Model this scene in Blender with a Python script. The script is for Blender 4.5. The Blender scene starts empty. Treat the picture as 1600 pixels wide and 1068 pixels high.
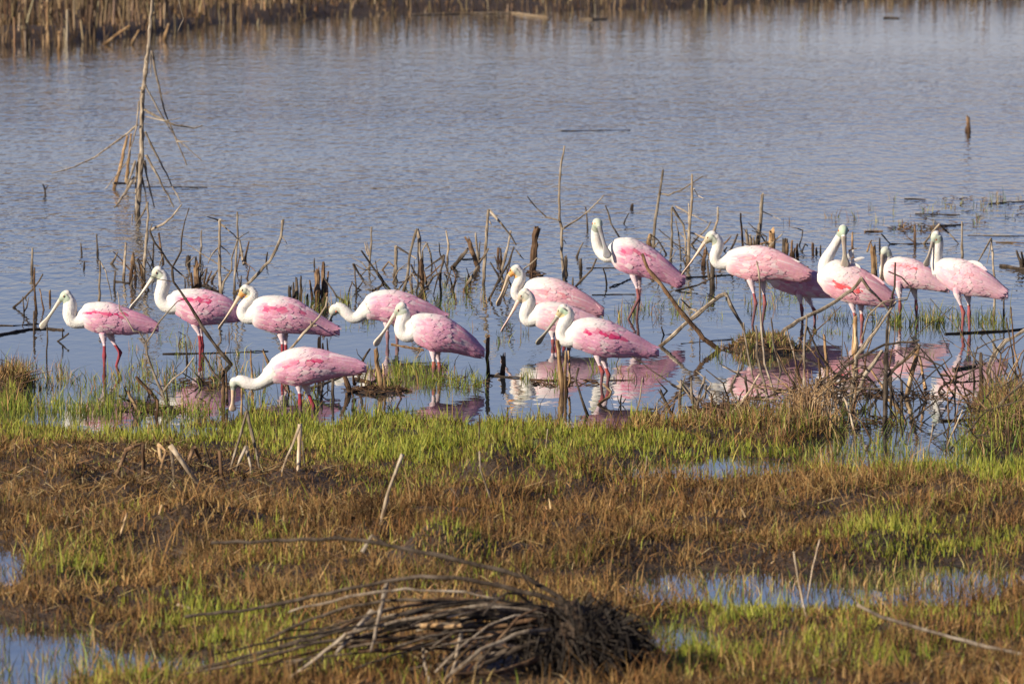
import bpy, math, random
import numpy as np
from mathutils import Vector, noise as mnoise

R = random.Random(7)
RNG = np.random.default_rng(11)
SC = bpy.context.scene
COL = SC.collection

# ------------------------------------------------------------------ camera
CAM_H = 3.9
LENS = 300.0
FPX = 1600.0 * LENS / 36.0
PITCH = math.radians(4.15)
CT, ST = math.cos(PITCH), math.sin(PITCH)
cam = bpy.data.cameras.new('camera')
cam.lens = LENS
cam.sensor_width = 36.0
cam.clip_start = 0.5
cam.clip_end = 6000.0
cam.dof.use_dof = True
cam.dof.focus_distance = 51.5
cam.dof.aperture_fstop = 9.0
camo = bpy.data.objects.new('camera', cam)
camo.location = (0, 0, CAM_H)
camo.rotation_euler = (math.pi / 2 - PITCH, 0, 0)
COL.objects.link(camo)
SC.camera = camo

# ------------------------------------------------------------------ sky, sun, exposure
SUN_EL = math.radians(25)
SUN_AZ = math.radians(32)          # how far the sun stands on the camera's side of due left
world = bpy.data.worlds.new('World')
SC.world = world
world.use_nodes = True
wn = world.node_tree
bg = wn.nodes['Background']
sky = wn.nodes.new('ShaderNodeTexSky')
sky.sky_type = 'NISHITA'
sky.sun_disc = False
sky.sun_elevation = SUN_EL
sky.sun_rotation = math.radians(270) - SUN_AZ
sky.air_density = 1.0
sky.dust_density = 0.0
sky.ozone_density = 3.0
tintn = wn.nodes.new('ShaderNodeMix')          # the photograph's white balance: a faintly violet blue sky all over
tintn.data_type = 'RGBA'
tintn.blend_type = 'MULTIPLY'
tintn.inputs[0].default_value = 1.0
tintn.inputs[7].default_value = (1.0, 0.895, 1.21, 1)
wn.links.new(sky.outputs[0], tintn.inputs[6])
wn.links.new(tintn.outputs[2], bg.inputs[0])
bg.inputs[1].default_value = 0.050
sun = bpy.data.lights.new('sun', 'SUN')
sun.energy = 5.0
sun.angle = math.radians(0.53)
sun.color = (1.0, 0.885, 0.715)
suno = bpy.data.objects.new('sun', sun)
sd = Vector((-math.cos(SUN_EL) * math.cos(SUN_AZ), -math.cos(SUN_EL) * math.sin(SUN_AZ), math.sin(SUN_EL)))
suno.rotation_euler = sd.to_track_quat('Z', 'Y').to_euler()
suno.location = (-20, 20, 20)
COL.objects.link(suno)
vs = SC.view_settings
vs.view_transform = 'Standard'
vs.look = 'None'
vs.exposure = 0.66
vs.gamma = 1.0
vs.use_curve_mapping = False
SC.render.film_transparent = False

# ------------------------------------------------------------------ helpers
def ray(px, py):
    a = (px - 800.0) / FPX
    b = (534.0 - py) / FPX
    return a, CT + b * ST, -ST + b * CT

def ground_pt(px, py, z=0.0):
    dx, dy, dz = ray(px, py)
    t = (z - CAM_H) / dz
    return Vector((dx * t, dy * t, z))

def plane_pt(px, py, D):
    dx, dy, dz = ray(px, py)
    t = D / dy
    return Vector((dx * t, D, CAM_H + dz * t))

def depth_at(py):
    return ground_pt(800, py).y

def to_px(x, y, z=0.0):
    zc = z - CAM_H
    d = y * CT - zc * ST
    u = y * ST + zc * CT
    return 800 + FPX * x / d, 534 - FPX * u / d

def sstep(a, b, x):
    t = np.clip((x - a) / (b - a), 0, 1)
    return t * t * (3 - 2 * t)

def make_mesh(name, V, F, mats, color=None, smooth=False, mat_idx=None):
    """F: (n,3) or (n,4) int array, or a list of mixed faces"""
    me = bpy.data.meshes.new(name)
    V = np.asarray(V, dtype=np.float32).reshape(-1, 3)
    if isinstance(F, np.ndarray):
        n, k = F.shape
        me.vertices.add(len(V))
        me.vertices.foreach_set('co', V.ravel())
        me.loops.add(n * k)
        me.loops.foreach_set('vertex_index', F.astype(np.int32).ravel())
        me.polygons.add(n)
        me.polygons.foreach_set('loop_start', np.arange(0, n * k, k, dtype=np.int32))
        me.polygons.foreach_set('loop_total', np.full(n, k, dtype=np.int32))
        me.update(calc_edges=True)
    else:
        me.from_pydata([tuple(v) for v in V], [], [tuple(f) for f in F])
        me.update()
    for m in (mats if isinstance(mats, (list, tuple)) else [mats]):
        me.materials.append(m)
    if color is not None:
        at = me.color_attributes.new('tint', 'FLOAT_COLOR', 'POINT')
        c = np.ones((len(V), 4), dtype=np.float32)
        c[:, :3] = np.asarray(color, dtype=np.float32)
        at.data.foreach_set('color', c.ravel())
    if smooth:
        me.polygons.foreach_set('use_smooth', np.ones(len(me.polygons), dtype=bool))
    if mat_idx is not None:
        me.polygons.foreach_set('material_index', np.asarray(mat_idx, dtype=np.int32))
    return me

def link(name, me, parent=None):
    o = bpy.data.objects.new(name, me)
    COL.objects.link(o)
    if parent is not None:
        o.parent = parent
    return o

def tag(o, label=None, cat=None, group=None, kind=None):
    if label: o['label'] = label
    if cat: o['category'] = cat
    if group: o['group'] = group
    if kind: o['kind'] = kind
    return o

# ------------------------------------------------------------------ materials
def new_mat(name):
    m = bpy.data.materials.new(name)
    m.use_nodes = True
    nt = m.node_tree
    for n in list(nt.nodes):
        nt.nodes.remove(n)
    out = nt.nodes.new('ShaderNodeOutputMaterial')
    return m, nt, out

def N(nt, t, **kw):
    n = nt.nodes.new(t)
    for k, v in kw.items():
        if k.startswith('i_'):
            n.inputs[k[2:].replace('_', ' ')].default_value = v
        else:
            setattr(n, k, v)
    return n

def L(nt, a, b):
    nt.links.new(a, b)

def mix_rgb(nt, fac, a, b, mode='MIX'):
    n = nt.nodes.new('ShaderNodeMix')
    n.data_type = 'RGBA'
    n.blend_type = mode
    for sock, v in ((n.inputs[0], fac), (n.inputs[6], a), (n.inputs[7], b)):
        if hasattr(v, 'is_output') or hasattr(v, 'links'):
            nt.links.new(v, sock)
        else:
            sock.default_value = v
    return n.outputs[2]

def math_n(nt, op, a, b=None, c=None):
    n = nt.nodes.new('ShaderNodeMath')
    n.operation = op
    for i, v in enumerate((a, b, c)):
        if v is None: continue
        if hasattr(v, 'links'):
            nt.links.new(v, n.inputs[i])
        else:
            n.inputs[i].default_value = v
    return n.outputs[0]

def mat_leafy(name, transl=0.35, rough=0.7, spec=0.25):
    m, nt, out = new_mat(name)
    at = N(nt, 'ShaderNodeAttribute', attribute_name='tint')
    p = N(nt, 'ShaderNodeBsdfPrincipled')
    p.inputs['Roughness'].default_value = rough
    p.inputs['Specular IOR Level'].default_value = spec
    L(nt, at.outputs['Color'], p.inputs['Base Color'])
    t = N(nt, 'ShaderNodeBsdfTranslucent')
    L(nt, at.outputs['Color'], t.inputs['Color'])
    mx = N(nt, 'ShaderNodeMixShader')
    mx.inputs[0].default_value = transl
    L(nt, p.outputs[0], mx.inputs[1])
    L(nt, t.outputs[0], mx.inputs[2])
    L(nt, mx.outputs[0], out.inputs[0])
    return m

def mat_plumage(name, bump=0.35, rough=0.85):
    m, nt, out = new_mat(name)
    at = N(nt, 'ShaderNodeAttribute', attribute_name='tint')
    tc = N(nt, 'ShaderNodeTexCoord')
    nz = N(nt, 'ShaderNodeTexNoise')
    nz.inputs['Scale'].default_value = 55.0
    nz.inputs['Detail'].default_value = 4.0
    L(nt, tc.outputs['Object'], nz.inputs['Vector'])
    col = mix_rgb(nt, 0.30, at.outputs['Color'], nz.outputs['Color'], 'SOFT_LIGHT')
    bp = N(nt, 'ShaderNodeBump')
    bp.inputs['Strength'].default_value = bump
    bp.inputs['Distance'].default_value = 0.006
    L(nt, nz.outputs['Fac'], bp.inputs['Height'])
    p = N(nt, 'ShaderNodeBsdfPrincipled')
    p.inputs['Roughness'].default_value = rough
    p.inputs['Specular IOR Level'].default_value = 0.2
    p.inputs['Sheen Weight'].default_value = 0.15
    p.inputs['Sheen Roughness'].default_value = 0.6
    L(nt, at.outputs['Color'], p.inputs['Sheen Tint'])
    L(nt, col, p.inputs['Base Color'])
    L(nt, bp.outputs[0], p.inputs['Normal'])
    t = N(nt, 'ShaderNodeBsdfTranslucent')
    L(nt, col, t.inputs['Color'])
    mx = N(nt, 'ShaderNodeMixShader')
    mx.inputs[0].default_value = 0.12
    L(nt, p.outputs[0], mx.inputs[1])
    L(nt, t.outputs[0], mx.inputs[2])
    L(nt, mx.outputs[0], out.inputs[0])
    return m

def mat_bark(name, base, dark, pale):
    """dry dead wood: streaky grain, paler weathered patches, soaked dark for a hand's breadth above the water"""
    m, nt, out = new_mat(name)
    geo = N(nt, 'ShaderNodeNewGeometry')
    oi = N(nt, 'ShaderNodeObjectInfo')
    mp = N(nt, 'ShaderNodeMapping')
    mp.inputs['Scale'].default_value = (60, 60, 7)
    L(nt, geo.outputs['Position'], mp.inputs['Vector'])
    n1 = N(nt, 'ShaderNodeTexNoise')
    n1.inputs['Scale'].default_value = 1.0
    n1.inputs['Detail'].default_value = 5.0
    L(nt, mp.outputs[0], n1.inputs['Vector'])
    n2 = N(nt, 'ShaderNodeTexNoise')
    n2.inputs['Scale'].default_value = 11.0
    n2.inputs['Detail'].default_value = 3.0
    L(nt, geo.outputs['Position'], n2.inputs['Vector'])
    r1 = N(nt, 'ShaderNodeValToRGB')
    r1.color_ramp.elements[0].position = 0.35
    r1.color_ramp.elements[0].color = (*dark, 1)
    r1.color_ramp.elements[1].position = 0.68
    r1.color_ramp.elements[1].color = (*base, 1)
    L(nt, n1.outputs['Fac'], r1.inputs[0])
    r2 = N(nt, 'ShaderNodeMapRange')
    r2.inputs[1].default_value = 0.5
    r2.inputs[2].default_value = 0.72
    L(nt, n2.outputs['Fac'], r2.inputs[0])
    c = mix_rgb(nt, r2.outputs[0], r1.outputs[0], (*pale, 1))
    var = math_n(nt, 'MULTIPLY_ADD', oi.outputs['Random'], 0.6, 0.7)
    hv = N(nt, 'ShaderNodeHueSaturation')
    L(nt, var, hv.inputs['Value'])
    L(nt, c, hv.inputs['Color'])
    sx = N(nt, 'ShaderNodeSeparateXYZ')
    L(nt, geo.outputs['Position'], sx.inputs[0])
    wz = math_n(nt, 'MULTIPLY_ADD', n2.outputs['Fac'], 0.09, -0.025)
    wet = N(nt, 'ShaderNodeMapRange')
    L(nt, math_n(nt, 'SUBTRACT', sx.outputs[2], wz), wet.inputs[0])
    wet.inputs[1].default_value = 0.0
    wet.inputs[2].default_value = 0.05
    wet.inputs[3].default_value = 0.75
    wet.inputs[4].default_value = 0.0
    wc = mix_rgb(nt, 1.0, hv.outputs[0], (0.28, 0.24, 0.2, 1), 'MULTIPLY')
    col = mix_rgb(nt, wet.outputs[0], hv.outputs[0], wc)
    bp = N(nt, 'ShaderNodeBump')
    bp.inputs['Strength'].default_value = 0.6
    bp.inputs['Distance'].default_value = 0.004
    L(nt, n1.outputs['Fac'], bp.inputs['Height'])
    p = N(nt, 'ShaderNodeBsdfPrincipled')
    p.inputs['Roughness'].default_value = 0.85
    p.inputs['Specular IOR Level'].default_value = 0.25
    L(nt, col, p.inputs['Base Color'])
    L(nt, bp.outputs[0], p.inputs['Normal'])
    L(nt, p.outputs[0], out.inputs[0])
    return m

def mat_plain_attr(name, rough=0.5, spec=0.4):
    m, nt, out = new_mat(name)
    at = N(nt, 'ShaderNodeAttribute', attribute_name='tint')
    tc = N(nt, 'ShaderNodeTexCoord')
    nz = N(nt, 'ShaderNodeTexNoise')
    nz.inputs['Scale'].default_value = 90.0
    L(nt, tc.outputs['Object'], nz.inputs['Vector'])
    col = mix_rgb(nt, 0.35, at.outputs['Color'], nz.outputs['Color'], 'SOFT_LIGHT')
    p = N(nt, 'ShaderNodeBsdfPrincipled')
    p.inputs['Roughness'].default_value = rough
    p.inputs['Specular IOR Level'].default_value = spec
    L(nt, col, p.inputs['Base Color'])
    L(nt, p.outputs[0], out.inputs[0])
    return m

def mat_water():
    m, nt, out = new_mat('lake_water')
    geo = N(nt, 'ShaderNodeNewGeometry')
    sx = N(nt, 'ShaderNodeSeparateXYZ')
    L(nt, geo.outputs['Position'], sx.inputs[0])
    # open water is ruffled by the wind; among the snags and the grass it lies nearly still
    ruf = N(nt, 'ShaderNodeMapRange', interpolation_type='SMOOTHSTEP')
    L(nt, sx.outputs[1], ruf.inputs[0])
    ruf.inputs[1].default_value = 52.0
    ruf.inputs[2].default_value = 68.0
    ruf.inputs[3].default_value = 0.13
    ruf.inputs[4].default_value = 1.0
    far = N(nt, 'ShaderNodeMapRange', interpolation_type='SMOOTHSTEP')
    L(nt, sx.outputs[1], far.inputs[0])
    far.inputs[1].default_value = 86.0
    far.inputs[2].default_value = 106.0
    far.inputs[3].default_value = 1.0
    far.inputs[4].default_value = 0.3
    def wave(scale, sxy, detail, rot):
        mp = N(nt, 'ShaderNodeMapping')
        mp.inputs['Scale'].default_value = (sxy[0], sxy[1], 1)
        mp.inputs['Rotation'].default_value = (0, 0, rot)
        L(nt, geo.outputs['Position'], mp.inputs['Vector'])
        n = N(nt, 'ShaderNodeTexNoise')
        n.inputs['Scale'].default_value = scale
        n.inputs['Detail'].default_value = detail
        n.inputs['Roughness'].default_value = 0.45
        L(nt, mp.outputs[0], n.inputs['Vector'])
        return n.outputs['Fac']
    a = wave(3.6, (2.3, 0.75), 2.0, 0.12)
    b = wave(9.0, (1.9, 0.6), 1.0, -0.12)
    c = wave(0.9, (1.8, 0.9), 1.0, 0.1)
    gust = wave(0.11, (0.5, 1.0), 2.0, 0.0)
    h = math_n(nt, 'ADD', math_n(nt, 'MULTIPLY', a, 0.018), math_n(nt, 'MULTIPLY', b, 0.0065))
    h = math_n(nt, 'ADD', h, math_n(nt, 'MULTIPLY', c, 0.014))
    amp = math_n(nt, 'MULTIPLY', ruf.outputs[0], far.outputs[0])
    amp = math_n(nt, 'MULTIPLY', amp, math_n(nt, 'MULTIPLY_ADD', gust, 1.2, 0.4))
    h = math_n(nt, 'MULTIPLY', h, amp)
    bp = N(nt, 'ShaderNodeBump')
    bp.inputs['Strength'].default_value = 1.0
    bp.inputs['Distance'].default_value = 1.0
    L(nt, h, bp.inputs['Height'])
    p = N(nt, 'ShaderNodeBsdfPrincipled')
    p.inputs['Base Color'].default_value = (0.022, 0.026, 0.028, 1)
    p.inputs['Roughness'].default_value = 0.03
    p.inputs['IOR'].default_value = 1.333
    L(nt, bp.outputs[0], p.inputs['Normal'])
    L(nt, p.outputs[0], out.inputs[0])
    return m

def mat_ground():
    m, nt, out = new_mat('marsh_mud')
    geo = N(nt, 'ShaderNodeNewGeometry')
    n1 = N(nt, 'ShaderNodeTexNoise')
    n1.inputs['Scale'].default_value = 2.2
    n1.inputs['Detail'].default_value = 6.0
    L(nt, geo.outputs['Position'], n1.inputs['Vector'])
    n2 = N(nt, 'ShaderNodeTexNoise')
    n2.inputs['Scale'].default_value = 28.0
    n2.inputs['Detail'].default_value = 5.0
    L(nt, geo.outputs['Position'], n2.inputs['Vector'])
    r = N(nt, 'ShaderNodeValToRGB')
    r.color_ramp.elements[0].position = 0.35
    r.color_ramp.elements[0].color = (0.022, 0.013, 0.007, 1)
    r.color_ramp.elements[1].position = 0.7
    r.color_ramp.elements[1].color = (0.07, 0.040, 0.019, 1)
    mixf = math_n(nt, 'ADD', math_n(nt, 'MULTIPLY', n1.outputs['Fac'], 0.5), math_n(nt, 'MULTIPLY', n2.outputs['Fac'], 0.5))
    L(nt, mixf, r.inputs[0])
    bp = N(nt, 'ShaderNodeBump')
    bp.inputs['Strength'].default_value = 0.9
    bp.inputs['Distance'].default_value = 0.03
    L(nt, n2.outputs['Fac'], bp.inputs['Height'])
    p = N(nt, 'ShaderNodeBsdfPrincipled')
    p.inputs['Roughness'].default_value = 0.75
    L(nt, r.outputs[0], p.inputs['Base Color'])
    L(nt, bp.outputs[0], p.inputs['Normal'])
    L(nt, p.outputs[0], out.inputs[0])
    return m

M_WATER = mat_water()
M_GROUND = mat_ground()
M_GREEN = mat_leafy('green_blades', 0.40, 0.6, 0.3)
M_DRY = mat_leafy('dry_blades', 0.15, 0.8, 0.2)
M_REED = mat_leafy('dry_reed', 0.08, 0.8, 0.2)
M_BODY = mat_plumage('plumage', 0.5, 0.85)
M_WING = mat_plumage('wing_feathers', 0.25, 0.7)
M_BILL = mat_plain_attr('bill_horn', 0.5, 0.4)
M_EYE = mat_plain_attr('eye_gloss', 0.12, 0.6)
BARK = {
    'g': mat_bark('grey_bark', (0.31, 0.25, 0.18), (0.13, 0.095, 0.065), (0.44, 0.37, 0.28)),
    'b': mat_bark('brown_bark', (0.185, 0.105, 0.055), (0.05, 0.028, 0.016), (0.28, 0.18, 0.10)),
    'd': mat_bark('dark_bark', (0.105, 0.078, 0.055), (0.035, 0.025, 0.018), (0.18, 0.14, 0.105)),
    'p': mat_bark('bleached_bark', (0.52, 0.42, 0.29), (0.27, 0.19, 0.12), (0.66, 0.56, 0.42)),
    'k': mat_bark('wet_black_bark', (0.036, 0.028, 0.022), (0.012, 0.009, 0.007), (0.07, 0.058, 0.046)),
    't': mat_bark('tan_bark', (0.40, 0.26, 0.13), (0.17, 0.09, 0.04), (0.52, 0.38, 0.22)),
}

# ------------------------------------------------------------------ ground and water
SHORE_X = [-1500, -400, 0, 60, 250, 600, 800, 1000, 1100, 1250, 1330, 1450, 1600, 2000, 3500]
SHORE_Y = [640, 630, 630, 640, 652, 652, 657, 660, 666, 684, 714, 730, 728, 715, 700]
FAR_X = [-2500, 0, 120, 200, 330, 500, 700, 900, 1050, 1200, 1500, 1700, 4000]
FAR_Y = [84, 75, 70, 61, 44, 30, 24, 21, 16, 7, -3, -6, -14]
POOLS = [  # px, py, rx, ry, depth
    (1230, 918, 230, 23, .17), (1480, 902, 165, 19, .16), (1050, 910, 60, 20, .14), (1420, 930, 130, 13, .10),
    (1060, 743, 160, 14, .16), (1130, 732, 100, 10, .12),
    (-5, 872, 50, 30, .16), (22, 1035, 92, 48, .13), (-160, 1010, 160, 60, .15), (228, 878, 62, 18, .13), (215, 1040, 110, 14, .12),
    (1040, 1000, 40, 24, .10), (1070, 990, 50, 14, .09), (150, 652, 120, 10, .12), (1180, 1015, 70, 14, .08),
    (20, 915, 30, 14, .09), (1460, 712, 200, 14, .10), (1560, 985, 40, 8, .06),
]
MOUNDS = [(1192, 545, 66, 10, .085), (18, 604, 34, 12, .08), (1110, 678, 100, 10, .04), (1240, 680, 70, 12, .05),
          (1580, 690, 70, 26, .10), (590, 612, 46, 5, .02), (650, 590, 50, 6, .02),
          (900, 1040, 110, 26, .10)]

for _i in range(70):
    MOUNDS.append((R.uniform(-250, 1850), R.uniform(735, 1000), R.uniform(28, 90), R.uniform(7, 15), R.uniform(.025, .075)))
MOUNDS += [(1320, 800, 330, 34, .05), (330, 830, 260, 30, .04), (850, 840, 240, 30, .04)]

def far_shore_depth(px):
    py = np.interp(px, FAR_X, FAR_Y)
    return FPX * CAM_H / (py + 433.0)

def near_height(x, y):
    """height of the near marsh and the lake bed under it; x, y numpy arrays"""
    px, py = to_px(x, y)
    px = np.clip(px, -3000, 5000)
    ys = np.interp(px, SHORE_X, SHORE_Y)
    d = py - ys + 9 * np.sin(px * 0.031 + 1.3) + 6 * np.sin(px * 0.083)
    h = np.where(d > 0, 0.006 + 0.03 * sstep(0, 60, d), -0.02 - 0.12 * sstep(0, 120, -d) - 0.3 * sstep(100, 400, -d))
    w = np.zeros_like(x)
    for i, (fx, fy, am) in enumerate(((1.7, .9, .018), (3.9, 2.1, .013), (7.3, 5.9, .010), (0.7, .45, .02))):
        w += am * np.sin(x * fx + 1.7 * i + 1.1 * np.sin(y * fy * .7 + i)) * np.cos(y * fy * 1.9 + .6 * i + x * .8)
    h = h + w * sstep(-30, 30, d)
    for (cx, cy, rx, ry, dp) in POOLS:
        e = ((px - cx) / rx) ** 2 + ((py - cy) / ry) ** 2
        h = h - dp * 1.3 * np.exp(-e * 1.1)
    for (cx, cy, rx, ry, dp) in MOUNDS:
        e = ((px - cx) / rx) ** 2 + ((py - cy) / ry) ** 2
        h = h + (dp + (np.maximum(0, -h) * 0.9 if cy < 730 else 0)) * np.exp(-e * e)
    return h

def full_height(x, y):
    h = near_height(x, y)
    px, py = to_px(x, np.maximum(y, 40))
    fs = far_shore_depth(np.clip(px, -2500, 4000))
    k = sstep(-1.0, 2.5, y - fs)
    bank = 0.10 + 0.05 * np.sin(x * 1.3) * np.cos(y * 1.1) + 0.6 * sstep(8, 60, y - fs)
    return np.where(y > fs - 1.2, h * (1 - k) + bank * k, h)

def build_ground():
    xs = np.concatenate([-np.geomspace(3000, 9, 26)[:-1], np.arange(-9, 9.01, 0.07), np.geomspace(9, 3000, 26)[1:]])
    ys = np.concatenate([np.linspace(-60, 28, 12)[:-1], np.arange(28, 58, 0.085), np.arange(58, 96, 2.0), np.arange(96, 150, 0.6), np.geomspace(150, 5000, 24)])
    X, Y = np.meshgrid(xs, ys)
    Z = full_height(X, Y)
    nx, ny = len(xs), len(ys)
    V = np.stack([X.ravel(), Y.ravel(), Z.ravel()], 1)
    idx = np.arange(nx * ny).reshape(ny, nx)
    F = np.stack([idx[:-1, :-1].ravel(), idx[:-1, 1:].ravel(), idx[1:, 1:].ravel(), idx[1:, :-1].ravel()], 1)
    o = link('ground', make_mesh('ground', V, F, M_GROUND, smooth=True))
    tag(o, 'dark brown marsh mud under the grass and along the lake', 'ground', kind='structure')

def build_water():
    S = 1500
    V = [(-S, -60, 0), (S, -60, 0), (S, 400, 0), (-S, 400, 0)]
    o = link('lake_water', make_mesh('lake_water', V, np.array([[0, 1, 2, 3]]), M_WATER))
    tag(o, 'slate blue lake water with small ripples and bird reflections', 'water', kind='structure')

build_ground()
build_water()

# ------------------------------------------------------------------ grass
def blades(x, y, z, h, w, lean, az, curl, colr, ntwist=None):
    """one tapered bent blade (3 triangles) per entry"""
    n = len(x)
    dx, dy = np.cos(az), np.sin(az)
    tw = RNG.uniform(0, math.pi, n) if ntwist is None else ntwist
    wx, wy = np.cos(tw) * w * .5, np.sin(tw) * w * .5
    m = h * 0.55
    l1 = lean * m
    l2 = lean * h + curl * h
    zt = h * np.clip(1 - 0.45 * np.abs(curl), .15, 1)
    V = np.empty((n, 5, 3), np.float32)
    V[:, 0] = np.stack([x - wx, y - wy, z], 1)
    V[:, 1] = np.stack([x + wx, y + wy, z], 1)
    V[:, 2] = np.stack([x + dx * l1 - wx * .75, y + dy * l1 - wy * .75, z + m], 1)
    V[:, 3] = np.stack([x + dx * l1 + wx * .75, y + dy * l1 + wy * .75, z + m], 1)
    V[:, 4] = np.stack([x + dx * l2, y + dy * l2, z + zt], 1)
    b = (np.arange(n) * 5)[:, None]
    F = np.concatenate([b + np.array([[0, 1, 3]]), b + np.array([[0, 3, 2]]), b + np.array([[2, 3, 4]])], 1).reshape(-1, 3)
    C = np.repeat(colr, 5, 0).reshape(n, 5, 3).copy()
    return V.reshape(-1, 3), F, C.reshape(-1, 3)

class Bag:
    def __init__(s): s.V, s.F, s.C, s.n = [], [], [], 0
    def add(s, V, F, C):
        s.V.append(V); s.F.append(F + s.n); s.C.append(C); s.n += len(V)
    def build(s, name, mat, smooth=False):
        return make_mesh(name, np.concatenate(s.V), np.concatenate(s.F), mat, np.concatenate(s.C), smooth)

def pal(n, cols, probs, jit=0.18):
    c = np.array(cols, np.float32)[RNG.choice(len(cols), n, p=np.array(probs) / np.sum(probs))]
    return c * (1 + RNG.normal(0, jit, (n, 1))).clip(.4, 1.8) * (1 + RNG.normal(0, .05, (n, 3)))

def patch(x, y, s, seed):
    return (np.sin(x * s + seed) * np.cos(y * s * .8 - seed * 2.1) + np.sin(x * s * 2.3 - y * s * 1.1 + seed * 3) * .6
            + np.sin(y * s * 2.9 + x * s * .7 + seed * 5) * .5) / 2.1

GREEN_BLOBS = [(620, 742, 190, 30, .7), (820, 735, 140, 24, .6), (1470, 868, 150, 34, .9), (1375, 868, 34, 40, 1.0), (400, 1000, 130, 40, .6),
               (300, 965, 60, 30, .7), (1160, 975, 120, 36, .9), (1420, 985, 200, 36, .45), (150, 900, 60, 45, .5), (60, 900, 60, 30, .5),
               (330, 1055, 130, 20, .6), (560, 1050, 100, 20, .5), (700, 900, 60, 30, .5), (1090, 1040, 70, 30, .7), (60, 1075, 200, 12, .8),
               (1250, 1040, 200, 30, .5), (860, 770, 90, 20, .4), (1560, 740, 80, 30, .8), (1300, 735, 150, 22, .8), (420, 885, 50, 30, .5)]
DRY_BLOBS = [(1050, 680, 110, 16, .9), (1220, 688, 90, 16, .9), (880, 675, 90, 14, .5), (1590, 660, 50, 50, .9)]

def classify(x, y):
    px, py = to_px(x, y)
    ys = np.interp(px, SHORE_X, SHORE_Y)
    d = py - ys
    width = np.interp(px, [-400, 0, 250, 450, 700, 900, 1100, 1300, 1600, 2000], [70, 72, 62, 80, 90, 90, 84, 52, 40, 40])
    g = sstep(-25, 2, d) * (1 - sstep(width - 22, width + 12, d + 22 * patch(x, y, 2.2, 1.0)))
    for (cx, cy, rx, ry, w) in GREEN_BLOBS:
        g = g + w * np.exp(-(((px - cx) / rx) ** 2 + ((py - cy) / ry) ** 2))
    for (cx, cy, rx, ry, w) in DRY_BLOBS:
        g = g - w * np.exp(-(((px - cx) / rx) ** 2 + ((py - cy) / ry) ** 2))
    return px, py, d, np.clip(g + 0.22 * patch(x, y, 5.0, 2.0), 0, 1)

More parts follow.
